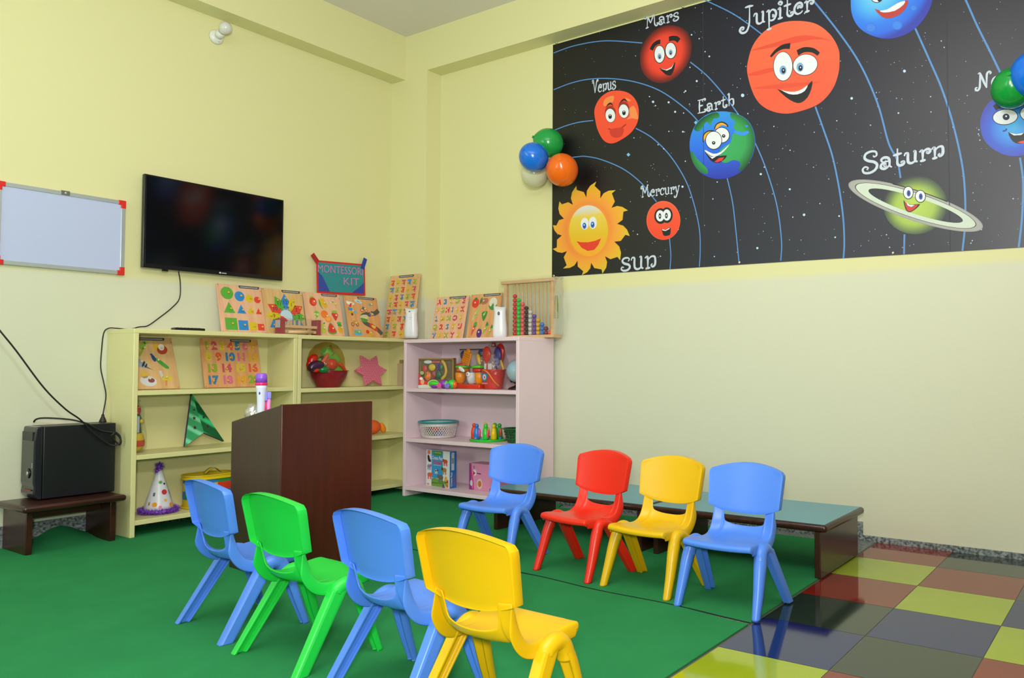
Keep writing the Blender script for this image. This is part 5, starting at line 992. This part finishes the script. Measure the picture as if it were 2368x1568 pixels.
for z in (.170, .190): b.tube([oval(1.0, z, k) for k in range(n+1)], .004, BY, 8, caps=False)
b.tube([oval(1.0, .006, k) for k in range(n+1)], .005, BY, 8, caps=False); b.grid([[oval(1, .168, k) for k in range(n)], [oval(1, .192, k) for k in range(n)]], BY, closed=True); b.build('yellow_trim', t)
b = MB(); rows = [[oval(r_, .192, k) for k in range(n)] for r_ in (1, .5, .05)]; b.grid(rows, clear('thin_film', 'f8f8f6', .035), closed=True); b.build('clear_lid', t)
b = MB(); b.grid([[(-.03+.10*k/10, -.015+w_, .195+.030*math.sin(PI*k/10)) for k in range(11)] for w_ in (0, .03)], BY); o = b.build('carry_strap', t); o.modifiers.new('th', 'SOLIDIFY').thickness = .002
for k in range(9):
    x, y, z = rg.uniform(-.11, .11), rg.uniform(-.06, .06), .150; b = MB(); b.box(x-.016, y-.016, z, x+.016, y+.016, z+.025, pl(cols[k % 6], .35), .002); b.build('building_block', t)
# vegetable bowl
zb = ZBs[0]+.0005; bx, by = -.808, -.160
t = thing('vegetable_bowl', 'dark red ribbed plastic bowl heaped with toy vegetables', 'bowl', (bx, by, zb)); BR_ = pl('8a1c26', .25)
prof = [(.074, 0), (.078, .004), (.092, .030), (.112, .060), (.122, .090), (.126, .110)]
fine = []
for k in range(len(prof)-1):
    for j in range(4): r_ = prof[k][0]+(prof[k+1][0]-prof[k][0])*j/4; fine.append((r_+(.0012 if (k*4+j) % 2 and .02 < prof[k][1]+.01 < .1 else 0), prof[k][1]+(prof[k+1][1]-prof[k][1])*j/4))
b = MB(); b.lathe(fine+[(.126, .110), (.121, .110), (.106, .060), (.085, .02), (.05, .006)], (0, 0, 0), BR_, 36, capa=True, capb=True); b.build('bowl', t)
b = MB(); b.lathe([(.125, .108), (.134, .111), (.134, .115), (.122, .114)], (0, 0, 0), BR_, 36, capa=False, capb=False); b.build('rim', t)
def veg(name, lab, px, y, fn):
    q = on(px, 'y', by+y); x, z = q.x-bx, q.z-zb
    t2 = thing(name, lab, name.replace('toy_', 'toy ').replace('_', ' '), (bx+x, by+y, zb+z), 0, 'toy vegetables in the red bowl'); fn(t2); return t2
def one(nm, mk):
    def f(t2): b = MB(); mk(b); b.build(nm, t2)
    return f
def rotm(ax, a): return Matrix.Rotation(a, 4, ax)
def gourd(t2):
    b = MB(); P = [(-.068, 0, .048), (-.045, 0, .036), (0, 0, .006), (.04, 0, -.022), (.058, 0, -.046)]; P = catmull(P, 5); n = len(P); b.tube(P, [.010+.028*math.sin(PI*min(1, (k+3)/(n+2))**.75) for k in range(n)], pl('74e068', .3), 18); b.build('fruit', t2)
veg('toy_gourd', 'pale green toy gourd on top of the heap in the red bowl', (768, 826), -.01, gourd)
def tomato(t2):
    b = MB(); b.ball((0, 0, 0), .040, pl('dc2014', .25), 20, 1, 1, 1.02); b.build('fruit', t2)
veg('toy_tomato', 'round red toy tomato at the front of the heap', (767, 843), -.075, tomato)
def eggp(t2):
    b = MB(); P = catmull([(-.065, 0, -.032), (-.04, 0, -.006), (0, 0, .006), (.04, 0, .002)], 5); n = len(P); b.tube(P, [.018+.020*math.sin(PI*(k+2)/(n+4)) for k in range(n)], pl('3c1a3c', .25), 18); b.build('fruit', t2)
    b = MB(); b.ball((.045, 0, .002), .020, pl('1c6a34'), 14, 1.1, .9, .9); b.tube([(.055, 0, .0), (.082, 0, -.004)], [.006, .002], pl('1c6a34'), 8); b.build('stalk', t2)
veg('toy_eggplant', 'dark purple toy eggplant lying across the left rim of the bowl', (734, 846), -.075, eggp).scale = (.86, .86, .86)
def redp(t2):
    b = MB(); b.ball((0, 0, 0), .034, pl('c01c10', .25), 18, 1, .9, 1.35, rotm('Y', .6)); b.ball((-.02, 0, -.025), .024, pl('c01c10', .25), 16, 1, .9, 1.3, rotm('Y', .6)); b.build('fruit', t2)
veg('toy_red_pepper', 'red toy pepper at the upper left of the heap', (723, 833), -.03, redp)
def carrot(P, r):
    def f(t2): b = MB(); b.tube(catmull(P, 4), r, pl('ee4c10', .3), 14); b.build('root', t2)
    return f
r9 = [.008+.0012*k for k in range(9)]
veg('toy_carrot', 'orange toy carrot pointing upwards in the middle of the heap', (751, 831), -.055, carrot([(-.028, 0, -.032), (0, 0, 0), (.026, 0, .036)], [.010, .011, .012, .013, .013, .013, .013, .012, .009]))
veg('toy_carrot', 'orange toy carrot drooping over the right rim of the bowl', (791, 850), -.06, carrot([(-.028, 0, .03), (0, 0, .01), (.032, 0, -.028)], [.010, .013, .014, .014, .013, .012, .011, .010, .008]))
veg('toy_green_pepper', 'dark green toy pepper at the front rim of the bowl', (749, 855), -.080, one('fruit', lambda b: b.ball((0, 0, 0), .032, pl('14783c', .25), 18, 1.3, 1, .75)))
veg('toy_cucumber', 'light green toy cucumber at the right front rim of the bowl', (780, 855), -.075, one('fruit', lambda b: b.ball((0, 0, 0), .03, pl('5ac030', .3), 18, 1.35, .9, .7, rotm('Y', .25))))
veg('toy_chilli', 'small dark green and black toy vegetable behind the upright carrot', (738, 832), -.035, one('fruit', lambda b: (b.ball((-.012, -.01, -.004), .019, pl('1a7a34', .25), 14), b.ball((-.012, -.028, 0), .010, pl('6ad070', .3), 12, 1, .4, 1), b.ball((.022, 0, .010), .018, pl('1c1218', .2), 14, 1.2, 1, .8))))
veg('toy_corn', 'small yellow orange toy vegetable beside the tomato', (756, 838), -.045, one('fruit', lambda b: b.ball((0, 0, 0), .02, pl('e09018', .3), 14, .8, .8, 1.4, rotm('Y', .5))))
veg('toy_red_chilli', 'orange red toy vegetable low at the left front rim of the bowl', (730, 855), -.080, one('fruit', lambda b: b.ball((0, 0, 0), .022, pl('d83818', .3), 14, 1.3, .9, .8)))
t = thing('net_bag', 'thin yellowish see-through net bag around the toy vegetables', 'net bag', (bx, by, zb))
b = MB(); NET = clear('yellow_net', 'ece2b0', .09, .1); b.lathe([(.124, .115), (.126, .150), (.122, .20), (.106, .25), (.072, .290), (.03, .310), (.004, .313)], (-.022, 0, 0), NET, 24, capa=False, capb=False); b.build('net', t)
b = MB(); b.tube([(-.03, -.06, .285), (-.035, -.08, .26), (-.03, -.10, .235), (-.055, -.10, .215)], [.008, .005, .004, .002], mat('net_knot', '8a7418', .6), 8); b.tube([(-.035, -.08, .26), (-.065, -.08, .275)], .003, mat('net_knot', '8a7418', .6), 8); b.build('knot', t)
# pink star
t = thing('star_decoration', 'pink six pointed star with dark dots leaning on the corner shelf', 'decoration')
frame(t, (-.392, -.090, ZBs[0]+.1135), (1, .05, 0), (-.0, .26, 1))
S6 = []
for k in range(12): r_ = .152 if k % 2 == 0 else .088; a = k*PI/6; S6.append((r_*math.cos(a), r_*math.sin(a)*.86))
b = MB(); b.prism(S6, .018, mat('pink_foam', 'ea7c94', .6), z0=-.009); b.build('body', t)
b = MB(); DM = mat('dark_rose_dot', '8a2c50', .6)
def inside(x, y):
    c_ = False; j = len(S6)-1
    for i2 in range(len(S6)):
        if (S6[i2][1] > y) != (S6[j][1] > y) and x < (S6[j][0]-S6[i2][0])*(y-S6[i2][1])/(S6[j][1]-S6[i2][1])+S6[i2][0]: c_ = not c_
        j = i2
    return c_
for r_ in range(-12, 13):
    for c_ in range(-12, 13):
        x = c_*.0155+(r_ % 2)*.00775; y = r_*.0125
        if all(inside(x+dx, y+dy) for dx, dy in ((.006, 0), (-.006, 0), (0, .006), (0, -.006))): b.prism([(x+.0032*math.cos(k*PI/4), y+.0032*math.sin(k*PI/4)) for k in range(8)], .0006, DM, z0=.009)
b.build('dots', t)
t = thing('small_carton', 'small pale carton almost hidden at the right end of the corner shelf', 'carton', (-.150, -.110, ZBs[0]+.0005))
b = MB(); b.box(-.024, -.02, 0, .0, .03, .165, mat('beige_card', 'b8a07c', .6), .001); b.build('box', t); b = MB(); b.box(-.022, -.018, .165, -.006, .01, .192, mat('brown_lid', '9a7c4c', .6)); b.build('lid', t)
t.location = (on((934, 860), 'y', -.25).x, -.235, ZBs[0]+.0005)
# orange soft toy
t = thing('orange_soft_toy', 'orange soft toy partly hidden behind the lectern on the corner shelf', 'soft toy', (-.420, -.150, ZBs[1]+.0005)); OF = mat('orange_plush', 'f4672c', .9, bump=.4, bscale=400); OY = mat('yellow_orange_plush', 'f08c20', .9, bump=.4, bscale=400)
b = MB(); b.ball((0, 0, .052), .058, OF, 20, 1.15, .9, .88); b.build('body', t)
b = MB(); b.ball((.075, -.02, .042), .030, OY, 16, .75, .8, 1.35, rotm('Y', -.45)); b.build('ear', t)
b = MB(); b.ball((-.085, 0, .055), .05, OF, 18); b.ball((-.115, -.04, .065), .008, pl('3a5a9a'), 10); b.build('head', t)

# ================================================================ pink unit contents
z1 = ZP[0]+.0005
t = thing('toy_fruit_box', 'cardboard box with clear window showing toy fruits and a knife', 'toy box', (-.300, on((970, 860), 'x', -.300).y, z1), -PI/2+math.radians(25)); t.scale = (.79, .62, 1)
KB = mat('brown_cardboard', 'a8884c', .7); 
b = MB(); wF, hF, dF = .333, .215, .055; BK = mat('box_inside', '6a5a34', .8)
b.box(0, .0, 0, wF, dF, hF, KB); b.build('carton', t)
b = MB(); b.box(.012, -.0008, .012, wF-.018, 0, hF-.014, BK); b.build('window_backing', t)
def fru(nm, mk): b = MB(); mk(b); b.build(nm, t)
Y_ = -.012
fru('toy_knife', lambda b: (b.prism([(0, 0)], 0, KB) if 0 else None, b.ball((.085, Y_, .187), .012, pl('d4dce0'), 16, 3.4, .35, 1.1), b.box(.120, Y_-.005, .178, .200, Y_+.005, .194, pl('c83028'), .003)))
fru('toy_strawberry', lambda b: b.ball((.055, Y_, .137), .026, pl('d02c28'), 16, 1, .6, 1.1)); fru('toy_lemon', lambda b: b.ball((.125, Y_, .148), .027, pl('e0c010'), 16, 1.25, .6, .95))
fru('toy_grapes', lambda b: [b.ball((.185+dx, Y_, .150+dz), .010, pl('5a3a90'), 10) for dx, dz in ((0, .02), (-.014, .008), (.014, .012), (0, 0), (-.008, -.014), (.01, -.016), (.0, -.03))]); fru('leaf', lambda b: b.ball((.213, Y_, .148), .016, pl('2f8a4c'), 12, 1, .5, 1.2))
fru('toy_orange', lambda b: (b.ball((.085, Y_, .085), .034, pl('f07818'), 18, 1, .6, 1), b.ball((.075, Y_-.02, .098), .008, pl('3a7a20'), 10, .7, .5, 1.2)))
fru('toy_raspberry', lambda b: b.ball((.140, Y_+.002, .095), .022, pl('a82c2c'), 14, 1, .6, 1.5)); fru('toy_watermelon', lambda b: (b.ball((.187, Y_, .092), .032, pl('17603a'), 18, 1, .6, .9, rotm('Y', -.4))))
fru('toy_banana', lambda b: b.tube(catmull([(.215, Y_, .198), (.240, Y_, .175), (.258, Y_, .13), (.248, Y_, .09), (.212, Y_, .062)], 5), [.006]+[.013]*18+[.012, .006], pl('e0b028'), 12))
b = MB(); b.T = Matrix.Translation((0, -.0315, 0)) @ Matrix.Rotation(PI/2, 4, 'X'); b.prism([(.0, .012), (.20, .004), (.0, .13)][:2]+[(.06, .055), (.0, .11)], .001, pm('cc2a20')); b.prism([(.0, .0), (.24, .0), (.2, .012), (.06, .025), (0, .02)], .0012, pm('c8ccc0'))
E(b, .145, .03, .055, .03, pm('b8d888'), z=.0014); E(b, .145, .03, .048, .024, pm('5a9a2c'), z=.0018); E(b, .035, .108, .018, .013, pm('8ab860'), z=.0016); E(b, .04, .045, .018, .02, pm('e8a070'), z=.0016); E(b, .028, .068, .016, .010, pm('e0e4e8'), z=.0018)
for k, c_ in enumerate(('d8c820', 'e07a30', '3a9a3c', 'c83a30', 'd8c820')): E(b, .118+k*.013, .042-abs(k-2)*.003, .004, .004, pm(c_), z=.002, n=10)
b.build('printed_card', t)
b = MB(); b.box(.004, -.031, .004, wF-.006, -.0305, hF-.004, clear('box_window_film', 'f8f8f6', .03, .3)); b.box(0, -.031, 0, .004, 0, hF, KB); b.box(wF-.016, -.031, 0, wF, 0, hF, KB); b.box(0, -.031, hF-.012, wF, 0, hF, KB); b.box(0, -.031, 0, wF, 0, .004, KB); b.build('window_frame', t)
# spinning-top toys in front
def whistle(lab, x, y, c1, c2, c3, r, kind):
    t = thing('small_plastic_toy', lab, 'toy', (x, on((y, 890), 'x', x).y, z1), 0, 'little bright toys in front of the fruit box')
    if kind == 'car':
        b = MB(); b.ball((0, 0, .034), .030, pl(c1), 16, .9, 1.6, .62); b.build('upper_body', t); b = MB(); b.ball((0, -.006, .020), .026, pl(c2), 16, .9, 1.5, .72); b.build('lower_body', t)
    else:
        b = MB(); b.ball((0, 0, .033), .032, pl(c1), 18, 1, 1, 1); b.build('body', t); b = MB(); b.ball((0, -.022, .030), .024, pl(c2), 14, .8, .8, 1.1); b.build('side_shell', t)
        b = MB(); b.T = Matrix.Translation((-.022, .004, .022)) @ rotm('Y', -1.5) @ rotm('X', .15); b.lathe([(.010, 0), (.012, .012), (.018, .022), (.018, .026)], (0, 0, 0), pl(c3), 18); b.build('funnel', t)
whistle('small green and purple toy in front of the fruit box', -.350, 1004, '48d838', '8a3cb0', None, .03, 'car')
whistle('purple toy with a pink funnel lying in front of the fruit box', -.350, 1027, '8a3cb0', '48d838', 'f0509a', .03, 'f')
whistle('green toy with a lilac funnel beside the burger play set', -.345, 1046, '38d040', 'f06020', '8a70e0', .03, 'f')
# burger play set
t = thing('burger_play_set', 'clear bagged toy kitchen set of orange and white cups on a red tray', 'toy set', (-.175, -.905, z1), -PI/2)
b = MB(); b.box(-.130, -.060, 0, .130, .055, .030, pl('e03c1c'), .008); b.build('tray', t)
for x, c_, r_ in ((-.085, 'e88a14', .038), (.025, 'd0d4d8', .036), (.098, 'e88a14', .034)):
    b = MB(); b.lathe([(.018, .030), (.030, .045), (r_, .075), (r_, .110), (r_*.9, .112)], (x, -.025, 0), pl(c_), 20); b.build('toy_cup', t)
for x, c_ in ((-.075, 'e0701c'), (.080, 'c83020')): b = MB(); b.lathe([(.044, .118), (.048, .122), (.048, .135), (.040, .142)], (x, -.01, 0), pl(c_), 22); b.build('toy_patty', t)
for x in (-.075, .08): b = MB(); b.lathe([(.050, .142), (.056, .150), (.052, .160), (.02, .165)], (x, -.01, 0), pl('58c030'), 22); b.build('toy_lettuce', t)
b = MB(); b.lathe([(.050, .160), (.046, .172), (.02, .18)], (-.075, -.01, 0), pl('c83a2c'), 22); b.build('toy_lid', t)
b = MB(); b.T = Matrix.Translation((-.01, -.062, .118)) @ rotm('Y', .5); b.ball((-.035, 0, 0), .016, pl('e0e0dc'), 14, 2.2, .35, .9); b.ball((.038, 0, .0), .018, pl('e0e0dc'), 14, 1.1, .35, 1); b.ball((.036, -.005, .002), .005, pl('202024'), 8); b.build('toy_scissors', t)
b = MB(); b.T = Matrix.Translation((-.018, -.035, .215)) @ rotm('Y', .35); b.box(-.038, -.008, -.05, .042, .006, .045, pl('e0861c'), .008)
b.ball((.0, 0, .05), .022, pl('e0861c'), 14, 1, .35, .8)
for i_ in range(5):
    for j_ in range(5): b.box(-.030+i_*.0145, -.0092, -.040+j_*.0155, -.024+i_*.0145, -.0082, -.033+j_*.0155, pl('a85a10'))
b.build('toy_grater', t)
b = MB(); b.ball((.085, -.02, .205), .022, pl('dcae28'), 14, .8, .6, 1.9, rotm('Y', -.3)); b.ball((-.085, 0, .235), .03, pl('1f3a6a'), 14, .9, .5, 1.1); b.ball((.075, .01, .25), .026, pl('1f3a6a'), 14, .9, .5, 1); b.build('toy_food', t)
b = MB(); rows = []
rg = random.Random(12)
for z, sx_, sy_ in ((.02, .130, .060), (.10, .124, .058), (.17, .122, .050), (.23, .120, .030), (.275, .120, .004)): rows.append([(sx_*math.copysign(abs(math.cos(2*PI*k/20))**.6, math.cos(2*PI*k/20)), sy_*math.sin(2*PI*k/20)+rg.uniform(-.003, .003), z) for k in range(20)])
b.grid(rows, clear('thin_film', 'f8f8f6', .035), closed=True); b.box(-.120, -.003, .272, .120, .003, .279, pl('3a2c2c')); b.build('clear_bag', t)
# bucket set
t = thing('beach_bucket_set', 'red toy beach bucket with spades in a clear knotted bag', 'toy set', (-.190, -1.125, z1), -PI/2); RB = pl('d42c20', .25)
b = MB(); b.lathe([(.068, 0), (.072, .01), (.082, .07), (.092, .118), (.098, .120), (.098, .128), (.090, .128), (.080, .08)], (0, 0, 0), RB, 30); b.build('bucket', t)
b = MB(); b.T = Matrix.Translation((-.018, -.0855, .078)) @ Matrix.Rotation(PI/2+.06, 4, 'X'); G(b, [(-.036, .024), (.036, .024), (.034, 0), (.018, -.024), (0, -.030), (-.018, -.024), (-.034, 0)], pm('3a78b0'), 0, .001); E(b, 0, 0, .018, .018, pm('d8dcdc'), z=.0016); E(b, 0, -.002, .006, .008, pm('b03a30'), z=.002); b.prism([(-.032, -.046), (.032, -.046), (.032, -.036), (-.032, -.036)], .001, pm('c87878')); b.build('printed_badge', t)
b = MB(); b.tube(catmull([(-.03, -.09, .125), (.03, -.098, .105), (.068, -.075, .055), (.085, -.03, .02)], 6), .005, pl('e88a28'), 8); b.build('bucket_handle', t)
b = MB(); b.ball((-.035, -.045, .225), .045, RB, 20, 1, .35, 1.15); b.box(-.045, -.052, .10, -.027, -.040, .20, RB, .003); b.build('red_spade', t)
b = MB(); b.ball((.050, -.010, .215), .040, pl('2c1c80'), 18, 1, .45, 1.5); b.box(.035, -.02, .10, .050, -.008, .18, pl('2c1c80'), .003); b.build('purple_rake', t)
b = MB(); b.ball((.045, .02, .23), .045, RB, 18, 1.1, .5, 1.5, rotm('Y', .25)); b.ball((-.075, .0, .20), .04, pl('d8d4dc'), 16, .8, .5, 1.3); b.build('sand_mould', t)
b = MB(); b.box(-.05, -.06, .125, -.03, -.05, .165, pl('d8d4d0'), .003); b.box(-.01, -.06, .125, .03, -.05, .165, pl('d8d4d0'), .003); b.tube([(.085, -.01, .185), (.115, -.01, .125)], .009, pl('e0b828'), 10); b.build('small_tools', t)
b = MB(); rg = random.Random(9); rows = []
for z, r_ in ((.002, .085), (.05, .108), (.12, .124), (.18, .122), (.24, .095), (.285, .045), (.305, .014), (.335, .010)): rows.append([((r_+rg.uniform(-.004, .004))*math.cos(2*PI*k/20)*1.0+(.012 if z < .2 else -.0), (r_*.82+rg.uniform(-.003, .003))*math.sin(2*PI*k/20), z) for k in range(20)])
b.grid(rows, clear('thin_film2', 'f8f4f2', .04), closed=True); b.build('clear_bag', t)
b = MB(); b.lathe([(.022, .275), (.014, .300), (.008, .320), (.012, .338)], (0, 0, 0), clear('red_film', 'c82c1c', .5), 12); b.build('bag_knot', t)
# globe
t.scale = (.86, .86, 1.06)
t = thing('desk_globe', 'small blue desk globe on a black stand at the shelf end', 'globe', (-.200, -1.355, z1), -PI/2)
GLB = mat('globe_print', '94b4c8', .25, col2='a4b49c', nscale=9)
b = MB(); b.ball((0, 0, .125), .080, GLB, 32); b.build('sphere', t)
b = MB(); b.lathe([(.070, 0), (.062, .012), (.024, .026), (.014, .036)], (0, 0, 0), TV, 28); b.build('base', t)
b = MB(); b.lathe([(.015, .028), (.012, .048)], (0, 0, 0), pl('1f6aa8'), 16); b.tube([(-.055+.0, -.0, .060), (-.03, -.0, .043), (0, 0, .040), (.03, 0, .043), (.055, 0, .060)], .005, TV, 8); b.ball((-.058, -.0, .058), .011, TV, 12); b.build('arm', t)
# white basket
z2 = ZP[1]+.0005
bxx, byy = -.200, on((1014, 990), 'x', -.200).y
t = thing('lattice_basket', 'white plastic lattice basket with a turquoise rim', 'basket', (bxx, byy, z2)); WBm = pl('cfc4c2', .35)
b = MB(); n = 44; Rb, Rt_, Hb_ = .114, .136, .108
def bp_(a, z): r_ = Rb+(Rt_-Rb)*(z/Hb_); return (r_*math.cos(a), r_*math.sin(a), z)
for k in range(n):
    a = 2*PI*k/n
    for s_ in (-1, 1): b.tube([bp_(a+s_*.42*z_/4*1.0,   .014+.072*z_/4) for z_ in range(5)], .0026, WBm, 5, caps=False)
b.lathe([(Rb-.01, 0), (Rb, .002), (Rb+.004, .016), (Rb-.002, .016), (Rb-.008, .006)], (0, 0, 0), WBm, 40, capa=True, capb=False); b.lathe([(Rt_-.006, .084), (Rt_, .108), (Rt_-.005, .108), (Rt_-.011, .084), (Rt_-.006, .084)], (0, 0, 0), WBm, 40, capa=False, capb=False); b.build('lattice_body', t)
b = MB(); b.tube([((Rt_+.004)*math.cos(2*PI*k/40), (Rt_+.004)*math.sin(2*PI*k/40), .112) for k in range(41)], .007, pl('1f8a8c', .3), 10, caps=False); b.build('rim', t)
for k, (c_, nm) in enumerate((('2a78c8', 'blue'), ('e8542c', 'orange'), ('3a9a3c', 'green'), ('5a2c8a', 'purple'), ('e0b030', 'yellow'), ('d83038', 'red'), ('1f9ac8', 'light blue'), ('202028', 'black'))):
    a = PI+.9-k*.42; rr = .078 if k % 2 else .07; zz = .006 if k % 2 == 0 else .048
    t2 = thing('toy_block', nm+' toy brick seen through the side of the lattice basket', 'toy brick', (bxx+rr*math.cos(a), byy+rr*math.sin(a), z2+zz), a, 'toy bricks inside the lattice basket')
    b = MB(); b.box(-.016, -.020, 0, .016, .020, .034, pl(c_), .002); b.build('brick', t2); b = MB(); [b.lathe([(.006, .034), (.006, .039)], (0, y_, 0), pl(c_), 10) for y_ in (-.009, .009)]; b.build('stud', t2)
# pegs game
t = thing('peg_game_base', 'bright green round game base holding standing toy people', 'game base', (-.200, -1.086, z2)); t.scale = (.82, .82, 1); GP = pl('22c828', .3)
b = MB(); b.lathe([(.150, 0), (.158, .006), (.157, .012), (.14, .014)], (0, 0, 0), GP, 40, sy=.985); b.build('plate', t)
for k in range(8): a = PI+(k-3.5)*.7; b = MB(); b.ball((.115*math.cos(a), .115*math.sin(a), .019), .014, pl(['8a70d0', 'e0b020', '3ab0b8', '8a70d0', '3a9ac8', '2a9a3a', '3a9ac8', 'c04a8a'][k]), 12, 1, 1, .7); b.build('bump', t)
for k, (dy, dx, c1, c2, lab) in enumerate(((.112, -.045, 'ea4018', 'e8c020', 'red and yellow'), (.045, -.085, '2c7ad0', 'e84a80', 'blue and pink'), (-.052, -.085, '2cc838', 'e84a68', 'green and pink'), (-.102, -.045, 'd8bc10', 'e88a28', 'yellow with orange back'),
        (.070, .045, 'c8b81c', 'c8b81c', 'plain yellow'), (-.010, .07, '2aa838', '2aa838', 'plain green'), (-.078, .05, '2a9a38', 'd04a40', 'dark green'))):
    t2 = thing('toy_figure', lab+' toy person standing on the green round base', 'toy figure', (-.200+dx*.85, -1.086+dy*.85, z2+.0145), -PI/2+math.atan2(dy, -dx)*.3, 'toy people on the green base')
    b = MB(); b.lathe([(.018, 0), (.0215, .004), (.021, .04), (.016, .072), (.010, .080)], (0, 0, 0), pl(c1, .25), 20); b.build('body', t2)
    b = MB(); b.ball((0, 0, .090), .0145, pl(c1, .25), 16); b.build('head', t2)
    b = MB(); b.ball((.021 if dy > -.08 else -.02, .002, .042), .010, pl(c2, .25), 12, .9, 1, 3.2); b.build('arm', t2)
t = thing('green_basket', 'dark green perforated basket cut off by the right side of the pink unit', 'basket', (-.200, -1.345, z2))
b = MB(); GBm = mat('dark_green_mesh', '1f6a34', .4, col2='0c3a1a', nscale=60); b.lathe([(.058, 0), (.062, .004), (.078, .060), (.086, .088), (.092, .092), (.092, .097), (.083, .096), (.072, .05), (.05, .006)], (0, 0, 0), GBm, 28); b.build('body', t)
b = MB(); [b.tube([(.0655+.0125*j/3-.001, 0, 0)], 0, GBm) if 0 else b.ball(((.066+.016*j/3)*math.cos(PI+.3*k-1.4), (.066+.016*j/3)*math.sin(PI+.3*k-1.4), .02+.018*j), .0045, mat('hole_dark', '0a2410', .8), 8, 1, 1, 1) for k in range(10) for j in range(4)]; b.build('perforations', t)
b = MB(); b.lathe([(.090, .090), (.103, .094), (.103, .098), (.088, .097)], (0, 0, 0), pl('1f6a34'), 28, capa=False, capb=False); b.build('rim', t)
# boxes on the bottom shelf
z3 = ZP[2]+.0005
t = thing('animal_game_box', 'upright white and blue children game box printed with animals', 'game box', (-.262, -.545, z3), -PI/2-.09)
w_, h_, d_ = .262, .256, .058; b = MB(); WH = pm('d8dadc', .35); BL_ = pm('2a94cc', .35); b.box(0, 0, 0, w_, d_, h_, WH, .001); b.build('carton', t)
b = MB(); b.T = Matrix.Translation((0, -.0003, 0)) @ Matrix.Rotation(PI/2, 4, 'X'); R_ = lambda x0, y0, x1, y1, m, z=.0003: b.prism([(x0, y0), (x1, y0), (x1, y1), (x0, y1)], z, m)
R_(.062, .06, .188, .255, BL_); G(b, [(.068, .02), (.26, .03), (.18, .05), (.10, .06), (.062, .055), (.062, .012)], pm('6a9a3c'), 0, .0004); R_(.062, .002, .215, .03, pm('6a9a3c'), .0004)
R_(.086, .222, .176, .252, pm('4a8a34'), .0005); R_(.094, .238, .168, .243, pm('b8c878'), .0006); R_(.016, .226, .046, .252, pm('e07848'), .0005); R_(.012, .006, .036, .018, pm('d88858'), .0005)
b.text('Create Past', .034, .126, .202, .0006, WH, 0, .0006, wide=.118); b.text('Animals', .036, .126, .172, .0006, pm('c83a4c'), 0, .0012, wide=.100); R_(.084, .150, .168, .154, pm('9ac4dc'), .0006)
def beast(x, y, s, c_, head=-1, dark=None):
    E(b, x, y, s*1.0, s*.62, pm(c_), z=.0008); E(b, x+head*s*.95, y+s*.25, s*.42, s*.48, pm(dark or c_), z=.0010)
    for q in (-.7, -.35, .35, .7): b.prism([(x+q*s-.12*s, y-s*1.35), (x+q*s+.12*s, y-s*1.35), (x+q*s+.14*s, y-.2*s), (x+q*s-.14*s, y-.2*s)], .0007, pm(c_))
E(b, .030, .195, .012, .026, pm('26262c'), .3, z=.0008); E(b, .040, .182, .018, .010, pm('26262c'), -.5, z=.0008)
beast(.034, .140, .020, '8088b0', 1, 'c05a70'); beast(.040, .080, .024, 'd85a38', 1, 'd86040'); beast(.216, .185, .023, 'c84a34', -1, 'b83a2c'); beast(.205, .125, .024, 'a87c3c', -1, '5a3c20'); beast(.165, .070, .028, '64605a', -1); beast(.115, .112, .016, 'd8d8d8', 1, '26262c'); E(b, .112, .112, .008, .006, pm('26262c'), z=.0012)
E(b, .222, .062, .015, .018, pm('d8a828'), z=.001)
for x, y, c_ in ((.236, .045, 'c83a40'), (.226, .030, 'c8b828'), (.236, .015, 'e05a38'), (.195, .010, '6a3c8a'), (.214, .018, 'b8c038'), (.216, .040, '3f8a5c')): R_(x-.010, y-.010, x+.012, y+.012, pm(c_), .0009)
b.build('front_print', t)
b = MB(); b.T = Matrix.Translation((w_+.0003, 0, 0)) @ Matrix.Rotation(PI/2, 4, 'Z') @ Matrix.Rotation(PI/2, 4, 'X'); b.prism([(0, 0), (d_, 0), (d_, h_), (0, h_)], .0003, pm('1f6cb0', .35)); b.prism([(.014, .125), (.040, .125), (.040, .248), (.014, .248)], .0005, pm('b8c0c8')); 
for k in range(9): b.prism([(.017, .172+k*.0042), (.037, .172+k*.0042), (.037, .1742+k*.0042), (.017, .1742+k*.0042)], .0007, pm('2a2c34'))
b.text('Create Past', .020, .016, .062, .0006, WH, 0, .0004, wide=.098, rot=PI/2); b.text('Animals', .020, .040, .052, .0006, pm('b83a5c'), 0, .0004, wide=.078, rot=PI/2); b.build('side_print', t)
t = thing('pink_gift_box', 'pink and purple carton behind the blue chair on the bottom pink shelf', 'carton', (-.225, -.935, z3), -PI/2-.05)
b = MB(); b.box(0, 0, 0, .30, .12, .182, pm('d88cb0', .35), .001); b.build('carton', t)
b = MB(); b.T = Matrix.Translation((0, -.0003, 0)) @ Matrix.Rotation(PI/2, 4, 'X'); b.prism([(0, 0), (.030, 0), (.022, .05), (.020, .10), (.010, .181), (0, .181)], .0003, pm('8a2a80')); b.prism([(.010, .181), (.020, .10), (.036, .03), (.030, 0), (.05, 0), (.044, .05), (.028, .12), (.022, .181)], .0004, pm('c83a70')); E(b, .054, .118, .018, .022, pm('e0d0d8'), z=.0006); G(b, [(.038, .132), (.05, .122), (.066, .116), (.05, .108), (.044, .094), (.038, .108)], pm('b81f50'), 0, .0008); E(b, .022, .045, .013, .02, pm('c8c8d8'), z=.0007); E(b, .104, .045, .026, .034, pm('d0c8bc'), z=.0006); E(b, .104, .045, .018, .022, pm('c0702c'), z=.0009); E(b, .047, .155, .006, .010, pm('3a8a80'), z=.0006)
b.prism([(.075, .113), (.115, .110), (.115, .117), (.075, .119)], .0006, pm('4a2c6a')); b.build('front_print', t)
bpy.context.view_layer.update()
